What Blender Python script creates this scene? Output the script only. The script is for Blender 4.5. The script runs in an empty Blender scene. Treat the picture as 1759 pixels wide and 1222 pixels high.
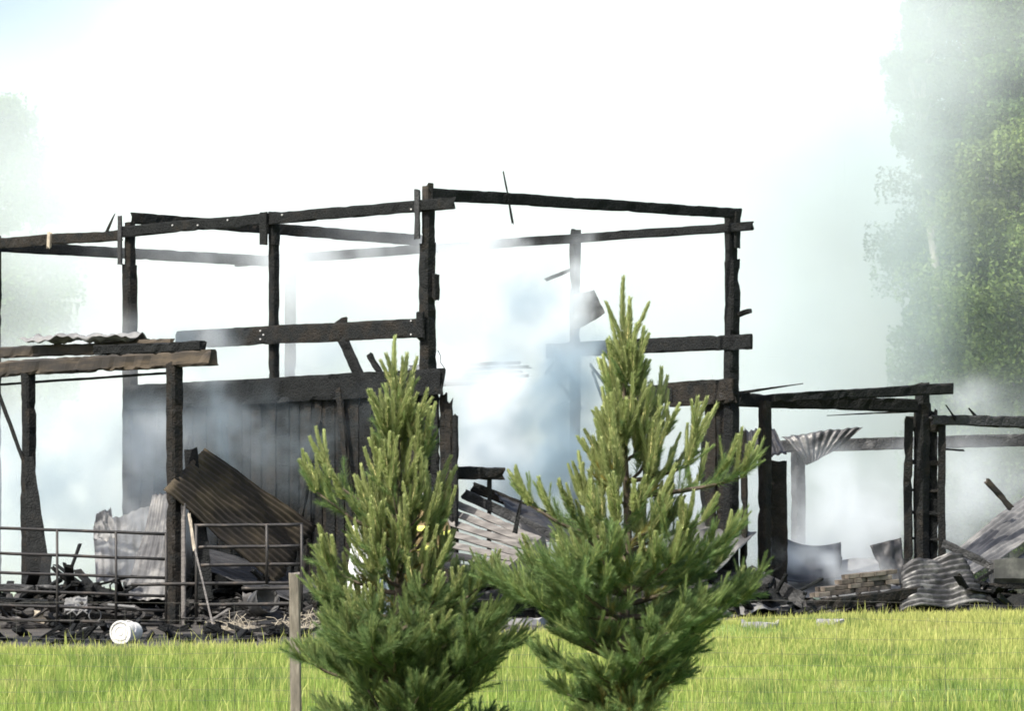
import bpy, math, random
import numpy as np
from mathutils import Vector, Matrix, noise as mnoise

R = math.radians
sc = bpy.context.scene
COL = sc.collection

# ------------------------------------------------------------------ camera, sky, sun, exposure
F, CX, HY = 9300.0, 879.5, 1010.0          # focal length, centre and eye level in photo pixels
cam_d = bpy.data.cameras.new('camera')
cam_d.sensor_width = 36.0
cam_d.lens = 36.0 * F / 1759.0
cam_d.shift_y = (HY - 611.0) / 1759.0
cam_d.clip_start, cam_d.clip_end = 0.5, 6000.0
cam = bpy.data.objects.new('camera', cam_d)
COL.objects.link(cam)
cam.rotation_euler = (R(90), 0, 0)
sc.camera = cam

SUN_EL, SUN_AZ = 52.0, 222.0               # elevation; azimuth clockwise from +Y (behind the camera, to the left)
world = bpy.data.worlds.new('World')
sc.world = world
world.use_nodes = True
wn = world.node_tree.nodes
sky = wn.new('ShaderNodeTexSky')
sky.sky_type = 'NISHITA'
sky.sun_disc = False
sky.sun_elevation = R(SUN_EL)
sky.sun_rotation = R(SUN_AZ)
sky.air_density = 1.0
sky.dust_density = 4.0
sky.ozone_density = 1.0
bg = wn['Background']
bg.inputs['Strength'].default_value = 0.15
world.node_tree.links.new(sky.outputs['Color'], bg.inputs['Color'])

sun_d = bpy.data.lights.new('sun', 'SUN')
sun_d.energy = 4.5
sun_d.angle = R(0.53)
sun_d.color = (1.0, 0.95, 0.87)
sun = bpy.data.objects.new('sun', sun_d)
COL.objects.link(sun)
sdir = Vector((math.sin(R(SUN_AZ)) * math.cos(R(SUN_EL)), math.cos(R(SUN_AZ)) * math.cos(R(SUN_EL)), math.sin(R(SUN_EL))))
sun.rotation_euler = sdir.to_track_quat('Z', 'Y').to_euler()
sun.location = (-30, -20, 60)

sc.view_settings.view_transform = 'Standard'
sc.view_settings.look = 'None'
sc.view_settings.gamma = 1.0
sc.view_settings.exposure = 1.05
sc.cycles.use_denoising = True
sc.cycles.max_bounces = 6
sc.cycles.volume_bounces = 4
sc.cycles.use_adaptive_sampling = True
sc.cycles.adaptive_threshold = 0.02
sc.cycles.transparent_max_bounces = 12
sc.cycles.volume_step_rate = 3.0
sc.cycles.volume_max_steps = 256
sc.cycles.sample_clamp_indirect = 6.0
sc.cycles.filter_width = 1.75

# ------------------------------------------------------------------ helpers
rng = random.Random(7)
nrng = np.random.default_rng(11)


def P(px, py, d):
    """The point at depth d that the photograph shows at pixel (px, py)."""
    return Vector(((px - CX) / F * d, d, (HY - py) / F * d))


GY = [-200, 0, 30, 45, 60, 69.5, 73, 76, 85, 95, 140, 4000]
GZ = [-1.6, -1.6, -1.2, -1.0, -0.80, -0.68, -0.53, -0.46, -0.30, -0.25, -0.1, -0.1]


def gz(x, y):
    z = float(np.interp(y, GY, GZ))
    if abs(x) < 60 and y < 140:
        z += 0.045 * mnoise.noise(Vector((x * 0.25, y * 0.25, 1.7)))
    return z


def link(name, me, mats=(), parent=None, label=None, loc=None):
    o = bpy.data.objects.new(name, me)
    COL.objects.link(o)
    if me is not None:
        for m in (mats if isinstance(mats, (list, tuple)) else [mats]):
            if m is not None and m.name not in [x.name for x in me.materials if x]:
                me.materials.append(m)
    if loc is not None:
        o.location = loc
    if parent is not None:
        o.parent = parent
    if label:
        o['label'] = label
    return o


def thing(name, label, cat, loc, group=None):
    o = bpy.data.objects.new(name, None)
    o.empty_display_size = 0.2
    COL.objects.link(o)
    o.location = loc
    o['label'] = label
    o['category'] = cat
    if group:
        o['group'] = group
    return o


def tag(o, label, cat, group=None):
    o['label'] = label
    o['category'] = cat
    if group:
        o['group'] = group
    return o


def wloc(p):
    v = Vector((0, 0, 0))
    while p is not None:
        v += Vector(p.location)
        p = p.parent
    return v


class MB:
    """Collects shapes given in world coordinates and links them as one mesh object."""

    def __init__(self):
        self.v, self.f = [], []

    def add(self, vs, fs):
        k = len(self.v)
        self.v += [tuple(x) for x in vs]
        self.f += [tuple(i + k for i in f) for f in fs]

    def build(self, name, mat, parent=None, label=None, smooth=False, origin=None):
        off = wloc(parent)
        if origin is None:
            a = np.array(self.v)
            origin = Vector(((a[:, 0].min() + a[:, 0].max()) / 2, (a[:, 1].min() + a[:, 1].max()) / 2, a[:, 2].min()))
        origin = Vector(origin)
        me = bpy.data.meshes.new(name)
        me.from_pydata([tuple(Vector(x) - origin) for x in self.v], [], self.f)
        me.update()
        if smooth:
            me.polygons.foreach_set('use_smooth', [True] * len(me.polygons))
        return link(name, me, mat, parent, label, origin - off)

    # -- shapes
    def box(self, c, sx, sy, sz, rz=0.0, rx=0.0, ry=0.0):
        M = Matrix.Rotation(rz, 3, 'Z') @ Matrix.Rotation(ry, 3, 'Y') @ Matrix.Rotation(rx, 3, 'X')
        vs = [Vector(c) + M @ Vector((x * sx / 2, y * sy / 2, z * sz / 2)) for z in (-1, 1) for y in (-1, 1) for x in (-1, 1)]
        self.add(vs, [(0, 2, 3, 1), (4, 5, 7, 6), (0, 1, 5, 4), (2, 6, 7, 3), (0, 4, 6, 2), (1, 3, 7, 5)])

    def beam(self, p0, p1, w, h, up=(0, 0, 1), seg=0.09, jit=0.012, rag=0.05, t0=1.0, t1=1.0, sag=0.0, seed=None, bite=0.25):
        """A charred beam: chamfered section, uneven edges, ragged ends. h is its size along up, w across."""
        r = random.Random(seed if seed is not None else rng.random())
        p0, p1 = Vector(p0), Vector(p1)
        t = p1 - p0
        L = t.length
        t.normalize()
        upv = Vector(up)
        s = t.cross(upv)
        if s.length < 1e-4:
            s = t.cross(Vector((0, 1, 0)))
        s.normalize()
        n = s.cross(t)
        N = max(2, min(70, int(L / seg)))
        c = 0.30
        prof = [(-1, -1 + c), (-1 + c, -1), (1 - c, -1), (1, -1 + c), (1, 1 - c), (1 - c, 1), (-1 + c, 1), (-1, 1 - c)]
        ph = r.random() * 100
        vs, fs = [], []
        for i in range(N + 1):
            q = i / N
            k = t0 + (t1 - t0) * q
            base = p0 + t * (L * q) - n * (sag * 4 * q * (1 - q))
            wob = s * jit * 0.9 * mnoise.noise(Vector((q * L * 0.9, ph, 0))) + n * jit * 0.9 * mnoise.noise(Vector((q * L * 0.9, ph, 9)))
            for j, (a, b) in enumerate(prof):
                nn = mnoise.noise(Vector((q * L * 5.0, ph + j * 3.1, 2)))
                n2 = mnoise.noise(Vector((q * L * 14.0, ph + j * 1.3, 5)))
                m = (nn * 0.55 + n2 * 0.5) * jit * 1.1
                if nn < -bite:
                    m -= jit * 1.3 * min(1.0, (-bite - nn) * 5)
                x = a * w / 2 * k + (m if a > 0 else -m) * (0.8 if abs(a) > .5 else .4)
                y = b * h / 2 * k + (m if b > 0 else -m) * (0.8 if abs(b) > .5 else .4)
                e = 0.0
                if i == 0:
                    e = -r.random() * rag
                elif i == N:
                    e = r.random() * rag
                vs.append(base + wob + s * x + n * y + t * e)
        for i in range(N):
            for j in range(8):
                a, b = i * 8 + j, i * 8 + (j + 1) % 8
                fs.append((a, a + 8, b + 8, b))
        for i, sg in ((0, 1), (N, -1)):
            cidx = len(vs)
            vs.append(sum((Vector(vs[i * 8 + j]) for j in range(8)), Vector()) / 8 + t * sg * rag * 0.15)
            for j in range(8):
                a, b = i * 8 + j, i * 8 + (j + 1) % 8
                fs.append((a, b, cidx) if sg > 0 else (b, a, cidx))
        self.add(vs, fs)
        return self

    def tube(self, pts, rad, n=8, cap=True):
        pts = [Vector(p) for p in pts]
        rads = rad if isinstance(rad, (list, tuple)) else [rad] * len(pts)
        vs, fs = [], []
        pn = None
        for i, p in enumerate(pts):
            t = (pts[min(i + 1, len(pts) - 1)] - pts[max(i - 1, 0)]).normalized()
            if pn is None:
                a = Vector((0, 0, 1)) if abs(t.z) < 0.9 else Vector((0, 1, 0))
                pn = t.cross(a).normalized()
            pn = (pn - t * pn.dot(t)).normalized()
            b = t.cross(pn)
            for j in range(n):
                an = 2 * math.pi * j / n
                vs.append(p + (pn * math.cos(an) + b * math.sin(an)) * rads[i])
        for i in range(len(pts) - 1):
            for j in range(n):
                a, b2 = i * n + j, i * n + (j + 1) % n
                fs.append((a, b2, b2 + n, a + n))
        if cap:
            fs.append(tuple(range(n))[::-1])
            fs.append(tuple((len(pts) - 1) * n + j for j in range(n)))
        self.add(vs, fs)
        return self

    def lathe(self, c, axis, prof, n=24):
        c, ax = Vector(c), Vector(axis).normalized()
        a = Vector((0, 0, 1)) if abs(ax.z) < 0.9 else Vector((1, 0, 0))
        u = ax.cross(a).normalized()
        v = ax.cross(u)
        vs, fs = [], []
        for (r_, h_) in prof:
            for j in range(n):
                an = 2 * math.pi * j / n
                vs.append(c + ax * h_ + (u * math.cos(an) + v * math.sin(an)) * max(r_, 1e-4))
        for i in range(len(prof) - 1):
            for j in range(n):
                a_, b_ = i * n + j, i * n + (j + 1) % n
                fs.append((a_, a_ + n, b_ + n, b_))
        self.add(vs, fs)
        return self


def sheet(name, corners, waves, mat, parent=None, label=None, amp=0.011, along='s', bend=None, crumple=0.01, thick=0.004, nu=None, nv=None, torn=0.0, seed=0):
    """A (corrugated) metal sheet between four corners p00, p10, p11, p01; ridges run along s; bend(s, t) -> offset along the normal."""
    p00, p10, p11, p01 = [Vector(c) for c in corners]
    nrm = (p10 - p00).cross(p01 - p00).normalized()
    nu = nu or 18
    nv = nv or max(8, int(waves * 8) if waves else 16)
    vs, fs = [], []
    for i in range(nu + 1):
        s = i / nu
        for j in range(nv + 1):
            t = j / nv
            st = s
            if torn and i == nu:
                st = s - torn * abs(mnoise.noise(Vector((t * 5, seed, 1))))
            p = (p00 * (1 - st) + p10 * st) * (1 - t) + (p01 * (1 - st) + p11 * st) * t
            o = amp * math.sin(2 * math.pi * waves * t) if waves else 0.0
            if bend:
                o += bend(s, t)
            o += crumple * 2.0 * mnoise.noise(Vector((s * 3 + seed, t * 3, seed * 1.7)))
            o += crumple * mnoise.noise(Vector((s * 9 + seed, t * 9, seed * 2.7)))
            vs.append(p + nrm * o)
    for i in range(nu):
        for j in range(nv):
            a = i * (nv + 1) + j
            fs.append((a, a + 1, a + nv + 2, a + nv + 1))
    mb = MB()
    mb.add(vs, fs)
    o = mb.build(name, mat, parent, label, smooth=True)
    m = o.modifiers.new('thickness', 'SOLIDIFY')
    m.thickness = thick
    m.offset = 0
    return o


# ------------------------------------------------------------------ materials
def newmat(name):
    m = bpy.data.materials.new(name)
    m.use_nodes = True
    nt = m.node_tree
    return m, nt, nt.nodes['Principled BSDF']


def nodes_noise(nt, scale, detail=4, rough=0.6, coord='Object', stretch=None):
    tc = nt.nodes.new('ShaderNodeTexCoord')
    src = tc.outputs[coord]
    if stretch:
        mp = nt.nodes.new('ShaderNodeMapping')
        mp.inputs['Scale'].default_value = stretch
        nt.links.new(src, mp.inputs['Vector'])
        src = mp.outputs['Vector']
    nz = nt.nodes.new('ShaderNodeTexNoise')
    nz.inputs['Scale'].default_value = scale
    nz.inputs['Detail'].default_value = detail
    nz.inputs['Roughness'].default_value = rough
    nt.links.new(src, nz.inputs['Vector'])
    return nz, src


def ramp(nt, fac, stops):
    r = nt.nodes.new('ShaderNodeValToRGB')
    els = r.color_ramp.elements
    while len(els) < len(stops):
        els.new(0.5)
    for e, (p, c) in zip(els, stops):
        e.position = p
        e.color = (*c, 1)
    nt.links.new(fac, r.inputs['Fac'])
    return r


def bump(nt, bs, height, strength=0.5, dist=0.02):
    b = nt.nodes.new('ShaderNodeBump')
    b.inputs['Strength'].default_value = strength
    b.inputs['Distance'].default_value = dist
    nt.links.new(height, b.inputs['Height'])
    nt.links.new(b.outputs['Normal'], bs.inputs['Normal'])


def mat_noise(name, stops, scale=6, vary=0.0, detail=5, rough=0.8, bstr=0.4, bdist=0.02, metal=0.0, stretch=None, cells=None, spec=0.4):
    m, nt, bs = newmat(name)
    nz, src = nodes_noise(nt, scale, detail, 0.65, stretch=stretch)
    fac = nz.outputs['Fac']
    if vary:
        oi = nt.nodes.new('ShaderNodeObjectInfo')
        mv = nt.nodes.new('ShaderNodeMapRange')
        mv.inputs['To Min'].default_value = -vary
        mv.inputs['To Max'].default_value = vary
        nt.links.new(oi.outputs['Random'], mv.inputs['Value'])
        av = nt.nodes.new('ShaderNodeMath')
        nt.links.new(fac, av.inputs[0])
        nt.links.new(mv.outputs['Result'], av.inputs[1])
        fac = av.outputs[0]
    cr = ramp(nt, fac, stops)
    nt.links.new(cr.outputs['Color'], bs.inputs['Base Color'])
    bs.inputs['Roughness'].default_value = rough
    bs.inputs['Metallic'].default_value = metal
    bs.inputs['Specular IOR Level'].default_value = spec
    h = nz.outputs['Fac']
    if cells:
        vo = nt.nodes.new('ShaderNodeTexVoronoi')
        vo.feature = 'DISTANCE_TO_EDGE'
        vo.inputs['Scale'].default_value = cells
        nt.links.new(src, vo.inputs['Vector'])
        mr = nt.nodes.new('ShaderNodeMapRange')
        mr.inputs['From Max'].default_value = 0.18
        nt.links.new(vo.outputs['Distance'], mr.inputs['Value'])
        ad = nt.nodes.new('ShaderNodeMath')
        ad.operation = 'MULTIPLY_ADD'
        ad.inputs[1].default_value = 0.5
        nt.links.new(nz.outputs['Fac'], ad.inputs[0])
        nt.links.new(mr.outputs['Result'], ad.inputs[2])
        h = ad.outputs[0]
    bump(nt, bs, h, bstr, bdist)
    return m


M = {}
M['char'] = mat_noise('charred_wood', [(0.25, (0.004, 0.0045, 0.0048)), (0.5, (0.0085, 0.0095, 0.0095)), (0.66, (0.016, 0.0135, 0.0105)), (0.85, (0.034, 0.034, 0.033))],
                      scale=4, detail=8, rough=0.8, bstr=0.45, bdist=0.02, cells=18, spec=0.15, vary=0.13)
M['char_ash'] = mat_noise('ash_grey_charred_wood', [(0.3, (0.008, 0.0085, 0.009)), (0.55, (0.024, 0.025, 0.026)), (0.78, (0.10, 0.10, 0.098))],
                          scale=4, detail=7, rough=0.85, bstr=0.5, bdist=0.015, cells=14)
M['half_burnt'] = mat_noise('half_burnt_brown_wood', [(0.32, (0.010, 0.0095, 0.009)), (0.48, (0.019, 0.0155, 0.012)), (0.62, (0.060, 0.046, 0.030)), (0.78, (0.022, 0.019, 0.015))],
                            scale=2.2, detail=6, rough=0.8, bstr=0.5, bdist=0.012, stretch=(0.35, 0.35, 2.2))
M['grey_wood'] = mat_noise('weathered_grey_wood', [(0.3, (0.05, 0.047, 0.044)), (0.55, (0.12, 0.112, 0.104)), (0.8, (0.20, 0.19, 0.175))],
                           scale=5, detail=7, rough=0.85, bstr=0.4, bdist=0.008, stretch=(1, 1, 5))
M['pale_wood'] = mat_noise('pale_weathered_wood', [(0.3, (0.20, 0.17, 0.13)), (0.7, (0.42, 0.37, 0.29))], scale=8, detail=5, bstr=0.3, bdist=0.004)
M['post_wood'] = mat_noise('fence_post_wood', [(0.3, (0.05, 0.043, 0.036)), (0.55, (0.12, 0.105, 0.085)), (0.8, (0.22, 0.20, 0.165))], scale=9, detail=6, bstr=0.6, bdist=0.006, stretch=(3, 3, 0.6))
M['rust_tin'] = mat_noise('scorched_rusty_tin', [(0.25, (0.010, 0.009, 0.008)), (0.45, (0.022, 0.017, 0.011)), (0.6, (0.052, 0.040, 0.023)), (0.8, (0.095, 0.082, 0.055))],
                          scale=1.6, detail=7, rough=0.75, bstr=0.15, bdist=0.004, metal=0.2)
M['grey_tin'] = mat_noise('smoked_galvanised_tin', [(0.25, (0.035, 0.036, 0.038)), (0.45, (0.08, 0.08, 0.08)), (0.6, (0.17, 0.168, 0.16)), (0.78, (0.10, 0.08, 0.06))],
                          scale=2.0, detail=7, rough=0.6, bstr=0.15, bdist=0.004, metal=0.35)
M['sooty_tin'] = mat_noise('sooty_silver_tin', [(0.28, (0.012, 0.012, 0.012)), (0.48, (0.045, 0.045, 0.046)), (0.62, (0.16, 0.158, 0.15)), (0.8, (0.05, 0.045, 0.04))],
                           scale=3.2, detail=8, rough=0.5, bstr=0.3, bdist=0.006, metal=0.45)
M['pale_tin'] = mat_noise('ash_dusted_tin', [(0.3, (0.06, 0.06, 0.06)), (0.55, (0.155, 0.157, 0.154)), (0.8, (0.10, 0.088, 0.075))], scale=2.5, detail=6, rough=0.7, bstr=0.15, bdist=0.004, metal=0.1)
M['dark_tin'] = mat_noise('blackened_tin', [(0.3, (0.012, 0.012, 0.013)), (0.6, (0.035, 0.035, 0.036)), (0.8, (0.10, 0.095, 0.09))], scale=2.5, detail=6, rough=0.55, bstr=0.2, bdist=0.004, metal=0.3)
M['gate_metal'] = mat_noise('scorched_gate_tube', [(0.3, (0.012, 0.012, 0.012)), (0.55, (0.030, 0.028, 0.026)), (0.8, (0.09, 0.07, 0.055))], scale=7, detail=5, rough=0.55, bstr=0.1, bdist=0.002, metal=0.3)
M['wire'] = mat_noise('fence_wire', [(0.3, (0.05, 0.05, 0.048)), (0.7, (0.16, 0.15, 0.14))], scale=20, rough=0.5, bstr=0.0, metal=0.5)
M['bolt'] = mat_noise('bolt_steel', [(0.3, (0.45, 0.45, 0.44)), (0.7, (0.62, 0.61, 0.6))], scale=20, rough=0.4, bstr=0.0, metal=0.4)
M['white_plastic'] = mat_noise('white_plastic', [(0.3, (0.36, 0.36, 0.33)), (0.7, (0.55, 0.55, 0.52))], scale=8, rough=0.5, bstr=0.1, bdist=0.003)
M['straw'] = mat_noise('bleached_straw', [(0.3, (0.18, 0.155, 0.11)), (0.7, (0.38, 0.345, 0.275))], scale=15, rough=0.9, bstr=0.0)
M['brick'] = mat_noise('sooty_brick', [(0.28, (0.014, 0.013, 0.012)), (0.5, (0.065, 0.054, 0.043)), (0.75, (0.16, 0.14, 0.115))], scale=5, detail=6, rough=0.9, bstr=0.5, bdist=0.01, vary=0.14)
M['stone'] = mat_noise('pale_stone', [(0.3, (0.12, 0.12, 0.125)), (0.7, (0.28, 0.28, 0.285))], scale=6, detail=6, rough=0.9, bstr=0.5, bdist=0.01)
M['rubble'] = mat_noise('charred_rubble', [(0.3, (0.010, 0.010, 0.010)), (0.55, (0.035, 0.033, 0.031)), (0.72, (0.13, 0.125, 0.12)), (0.85, (0.30, 0.29, 0.28))], scale=3.0, detail=8, rough=0.95, bstr=0.9, bdist=0.04)
M['bark'] = mat_noise('pine_bark', [(0.3, (0.035, 0.026, 0.018)), (0.7, (0.11, 0.085, 0.06))], scale=18, detail=6, rough=0.9, bstr=0.6, bdist=0.01)
M['pale_bark'] = mat_noise('pale_bark', [(0.3, (0.10, 0.09, 0.075)), (0.7, (0.30, 0.28, 0.24))], scale=4, detail=6, rough=0.9, bstr=0.6, bdist=0.02)
M['gear'] = mat_noise('turnout_cloth', [(0.3, (0.16, 0.115, 0.055)), (0.7, (0.28, 0.215, 0.11))], scale=9, detail=5, rough=0.9, bstr=0.3, bdist=0.01)
M['band'] = mat_noise('reflective_band', [(0.3, (0.62, 0.68, 0.12)), (0.7, (0.75, 0.80, 0.25))], scale=9, rough=0.4, bstr=0.0)
M['helmet'] = mat_noise('black_helmet', [(0.3, (0.012, 0.012, 0.013)), (0.7, (0.03, 0.03, 0.03))], scale=9, rough=0.3, bstr=0.0)
M['skin'] = mat_noise('skin', [(0.3, (0.38, 0.22, 0.15)), (0.7, (0.45, 0.27, 0.19))], scale=9, rough=0.6, bstr=0.0)
M['cloth_white'] = mat_noise('white_tarp', [(0.3, (0.60, 0.62, 0.64)), (0.7, (0.80, 0.81, 0.82))], scale=4, rough=0.6, bstr=0.3, bdist=0.02)
M['cloth_blue'] = mat_noise('grey_blue_cloth', [(0.3, (0.16, 0.20, 0.26)), (0.7, (0.30, 0.35, 0.42))], scale=4, rough=0.8, bstr=0.3, bdist=0.02)


def mat_leaf(name, transl=0.35, rough=0.55, gain=1.0):
    """Leaves, needles and grass: the colour is a per-face attribute 'tint'; some light passes through."""
    m, nt, bs = newmat(name)
    at = nt.nodes.new('ShaderNodeAttribute')
    at.attribute_name = 'tint'
    oi = nt.nodes.new('ShaderNodeObjectInfo')
    mr = nt.nodes.new('ShaderNodeMapRange')
    mr.inputs['To Min'].default_value = 0.82 * gain
    mr.inputs['To Max'].default_value = 1.18 * gain
    nt.links.new(oi.outputs['Random'], mr.inputs['Value'])
    mx = nt.nodes.new('ShaderNodeVectorMath')
    mx.operation = 'SCALE'
    nt.links.new(at.outputs['Color'], mx.inputs[0])
    nt.links.new(mr.outputs['Result'], mx.inputs['Scale'])
    nt.links.new(mx.outputs[0], bs.inputs['Base Color'])
    bs.inputs['Roughness'].default_value = rough
    bs.inputs['Specular IOR Level'].default_value = 0.12
    tr = nt.nodes.new('ShaderNodeBsdfTranslucent')
    nt.links.new(mx.outputs[0], tr.inputs['Color'])
    ms = nt.nodes.new('ShaderNodeMixShader')
    ms.inputs[0].default_value = transl
    nt.links.new(bs.outputs[0], ms.inputs[1])
    nt.links.new(tr.outputs[0], ms.inputs[2])
    nt.links.new(ms.outputs[0], nt.nodes['Material Output'].inputs['Surface'])
    return m


M['needle'] = mat_leaf('pine_needles', 0.48)
M['leaf'] = mat_leaf('broad_leaves', 0.35, rough=0.8)
M['grass'] = mat_leaf('meadow_grass', 0.40)


def np_mesh(name, verts, tris=None, quads=None, tint=None):
    """Fast mesh from numpy arrays; tint is one colour for each vertex."""
    me = bpy.data.meshes.new(name)
    nv = len(verts)
    me.vertices.add(nv)
    me.vertices.foreach_set('co', np.asarray(verts, np.float32).ravel())
    nt_, nq = (0 if tris is None else len(tris)), (0 if quads is None else len(quads))
    idx, starts = [], []
    if nt_:
        idx.append(np.asarray(tris, np.int32).ravel())
        starts.append(np.arange(nt_, dtype=np.int32) * 3)
    if nq:
        idx.append(np.asarray(quads, np.int32).ravel())
        starts.append(nt_ * 3 + np.arange(nq, dtype=np.int32) * 4)
    idx = np.concatenate(idx)
    me.loops.add(len(idx))
    me.loops.foreach_set('vertex_index', idx)
    me.polygons.add(nt_ + nq)
    me.polygons.foreach_set('loop_start', np.concatenate(starts))
    me.update(calc_edges=True)
    if tint is not None:
        a = me.attributes.new('tint', 'FLOAT_COLOR', 'POINT')
        c = np.ones((nv, 4), np.float32)
        c[:, :3] = tint
        a.data.foreach_set('color', c.ravel())
    return me


# ------------------------------------------------------------------ the ground
def burnt_edge(x):
    """Depth at which the meadow ends and the scorched yard begins."""
    return float(np.interp(x, [-30, -3.0, 4.6, 8, 30], [64.2, 64.2, 78.6, 80.4, 82.0]))


xs = np.concatenate([[-3000, -800, -200, -60], np.linspace(-20, 20, 100), [60, 200, 800, 3000]])
ys = np.concatenate([[-200, -40, 0, 15], np.linspace(26, 110, 190), [125, 160, 250, 600, 1500, 4000]])
gv, gf = [], []
for y in ys:
    for x in xs:
        gv.append((x, y, gz(x, y)))
W_ = len(xs)
for j in range(len(ys) - 1):
    for i in range(W_ - 1):
        a = j * W_ + i
        gf.append((a, a + 1, a + W_ + 1, a + W_))
me = bpy.data.meshes.new('ground')
me.from_pydata(gv, [], gf)
me.polygons.foreach_set('use_smooth', [True] * len(me.polygons))
bm_attr = me.attributes.new('burnt', 'FLOAT', 'POINT')
vals = []
for (x, y, z) in gv:
    e = burnt_edge(x) + 0.35 * mnoise.noise(Vector((x * 0.9, y * 0.9, 4)))
    v = min(1, max(0, (y - e) / 0.5))
    if y > 93 or abs(x) > 19:
        v *= max(0, 1 - max((y - 93) / 4, abs(x) - 19))
    vals.append(v)
bm_attr.data.foreach_set('value', vals)
gm, nt, bs = newmat('meadow_soil')
nz, _ = nodes_noise(nt, 1.2, 8, 0.7)
c1 = ramp(nt, nz.outputs['Fac'], [(0.3, (0.07, 0.115, 0.022)), (0.55, (0.13, 0.19, 0.038)), (0.75, (0.20, 0.22, 0.065))])
nz2, _ = nodes_noise(nt, 2.6, 9, 0.72)
c2 = ramp(nt, nz2.outputs['Fac'], [(0.3, (0.008, 0.0075, 0.007)), (0.5, (0.024, 0.021, 0.017)), (0.66, (0.055, 0.047, 0.038)), (0.85, (0.14, 0.13, 0.12))])
at = nt.nodes.new('ShaderNodeAttribute')
at.attribute_name = 'burnt'
mx = nt.nodes.new('ShaderNodeMix')
mx.data_type = 'RGBA'
nt.links.new(at.outputs['Fac'], mx.inputs['Factor'])
nt.links.new(c1.outputs['Color'], mx.inputs[6])
nt.links.new(c2.outputs['Color'], mx.inputs[7])
nt.links.new(mx.outputs[2], bs.inputs['Base Color'])
bs.inputs['Roughness'].default_value = 0.95
bump(nt, bs, nz2.outputs['Fac'], 0.8, 0.05)
g = link('ground', me, gm)
g['kind'] = 'structure'

# ------------------------------------------------------------------ the barn frame
AX, AY = -1.165, 75.0
U = Vector((math.cos(R(41.3)), math.sin(R(41.3)), 0))      # along the gable wall, to the right and away
V = Vector((-U.y, U.x, 0))                                # along the long wall, to the left and away


def W(u, v, z):
    return Vector((AX, AY, 0)) + U * u + V * v + Vector((0, 0, z))


def Wg(u, v):
    p = W(u, v, 0)
    return gz(p.x, p.y)


barn = thing('burnt_barn', 'tall charred open timber frame of a burnt barn rising behind the two young pines', 'barn', W(0, 0, Wg(0, 0)))
CH = M['char']


def bpart(name, p0, p1, w, h, mat=None, parent=None, up=(0, 0, 1), label=None, **k):
    mb = MB()
    mb.beam(p0, p1, w, h, up=up, **k)
    return mb.build(name, mat or CH, parent or barn, label)


def post(u, v, ztop, w, wtop=None, zsplit=None, parent=None, mat=None, **k):
    """A post whose top, above zsplit, has burnt thinner."""
    z0 = Wg(u, v) - 0.15
    mb = MB()
    if wtop:
        mb.beam(W(u, v, z0), W(u, v, zsplit), w, w, up=V, **k)
        mb.beam(W(u, v, zsplit - 0.03), W(u, v, ztop), wtop, wtop, up=V, rag=0.02, **k)
    else:
        mb.beam(W(u, v, z0), W(u, v, ztop), w, w, up=V, **k)
    return mb.build('post', mat or CH, parent or barn)


def bolts(parent, pts, nrm, r=0.012):
    for p in pts:
        mb = MB()
        mb.lathe(Vector(p), nrm, [(0.0, 0.012), (r, 0.012), (r * 1.1, 0.0), (0, -0.01)], 8)
        mb.build('bolt', M['bolt'], parent)


pA = post(0, 0, 5.42, 0.185, 0.15, 4.75, jit=0.018)
pM = post(0, 3.4, 5.38, 0.125, 0.135, 4.95, jit=0.012)
pD = post(0, 6.8, 5.40, 0.185, 0.13, 4.75, jit=0.014)
post(0, 10.2, 5.36, 0.16, jit=0.014)
pB = post(5.8, 0, 5.42, 0.185, 0.15, 4.75, jit=0.018)
post(5.8, 3.4, 5.38, 0.13, 0.14, 4.9, jit=0.014)
post(5.8, 6.8, 5.35, 0.15, jit=0.014)
post(5.8, 10.2, 5.35, 0.15, jit=0.014)
# splice plates on the outer faces of the post tops
for v, z0, z1, w in ((0, 4.85, 5.5, 0.10), (3.4, 4.92, 5.36, 0.15), (6.8, 4.80, 5.48, 0.085)):
    bpart('splice_plate', W(-0.15, v + 0.05, z0), W(-0.15, v + 0.05, z1), 0.04, w, up=V, mat=M['char_ash'] if v != 3.4 else CH, jit=0.008, rag=0.03)
bpart('splice_plate', W(5.8, -0.13, 4.95), W(5.8, -0.13, 5.46), 0.10, 0.04, up=V, jit=0.006, rag=0.02)
# top rails of the long left wall, in two lengths
r1 = bpart('top_rail', W(-0.1, -0.62, 5.29), W(-0.1, 6.85, 5.27), 0.055, 0.165, jit=0.012, rag=0.12)
bolts(r1, [W(-0.13, v, 5.29 + dz) for v, dz in ((3.05, .03), (4.3, .02), (5.0, -.02), (5.6, 0.01), (0.2, -.04))], -U)
r2 = bpart('top_rail', W(-0.1, 6.9, 5.22), W(-0.1, 12.5, 5.27), 0.055, 0.16, jit=0.012)
bpart('knot', W(-0.14, 8.62, 5.14), W(-0.14, 8.6, 5.32), 0.05, 0.07, mat=M['pale_wood'], parent=r2, jit=0.01)
# gable beam A to B
gb = bpart('gable_beam', W(0.0, -0.1, 5.45), W(5.85, -0.1, 5.45), 0.06, 0.175, jit=0.012, t1=0.85)
bpart('splinter', W(1.42, -0.16, 5.13), W(1.26, -0.16, 5.80), 0.03, 0.045, parent=gb, jit=0.012, t1=0.35, t0=0.6)
bpart('cap_block', W(-0.02, -0.02, 5.38), W(-0.02, -0.02, 5.56), 0.13, 0.13, mat=M['half_burnt'], up=V, jit=0.008)
# transverse ties further back
bpart('tie_beam', W(0.1, 6.86, 5.48), W(5.8, 6.86, 5.38), 0.06, 0.17, jit=0.012)
bpart('tie_beam', W(-0.2, 10.2, 5.22), W(5.9, 10.2, 5.20), 0.06, 0.17, jit=0.012)
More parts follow.
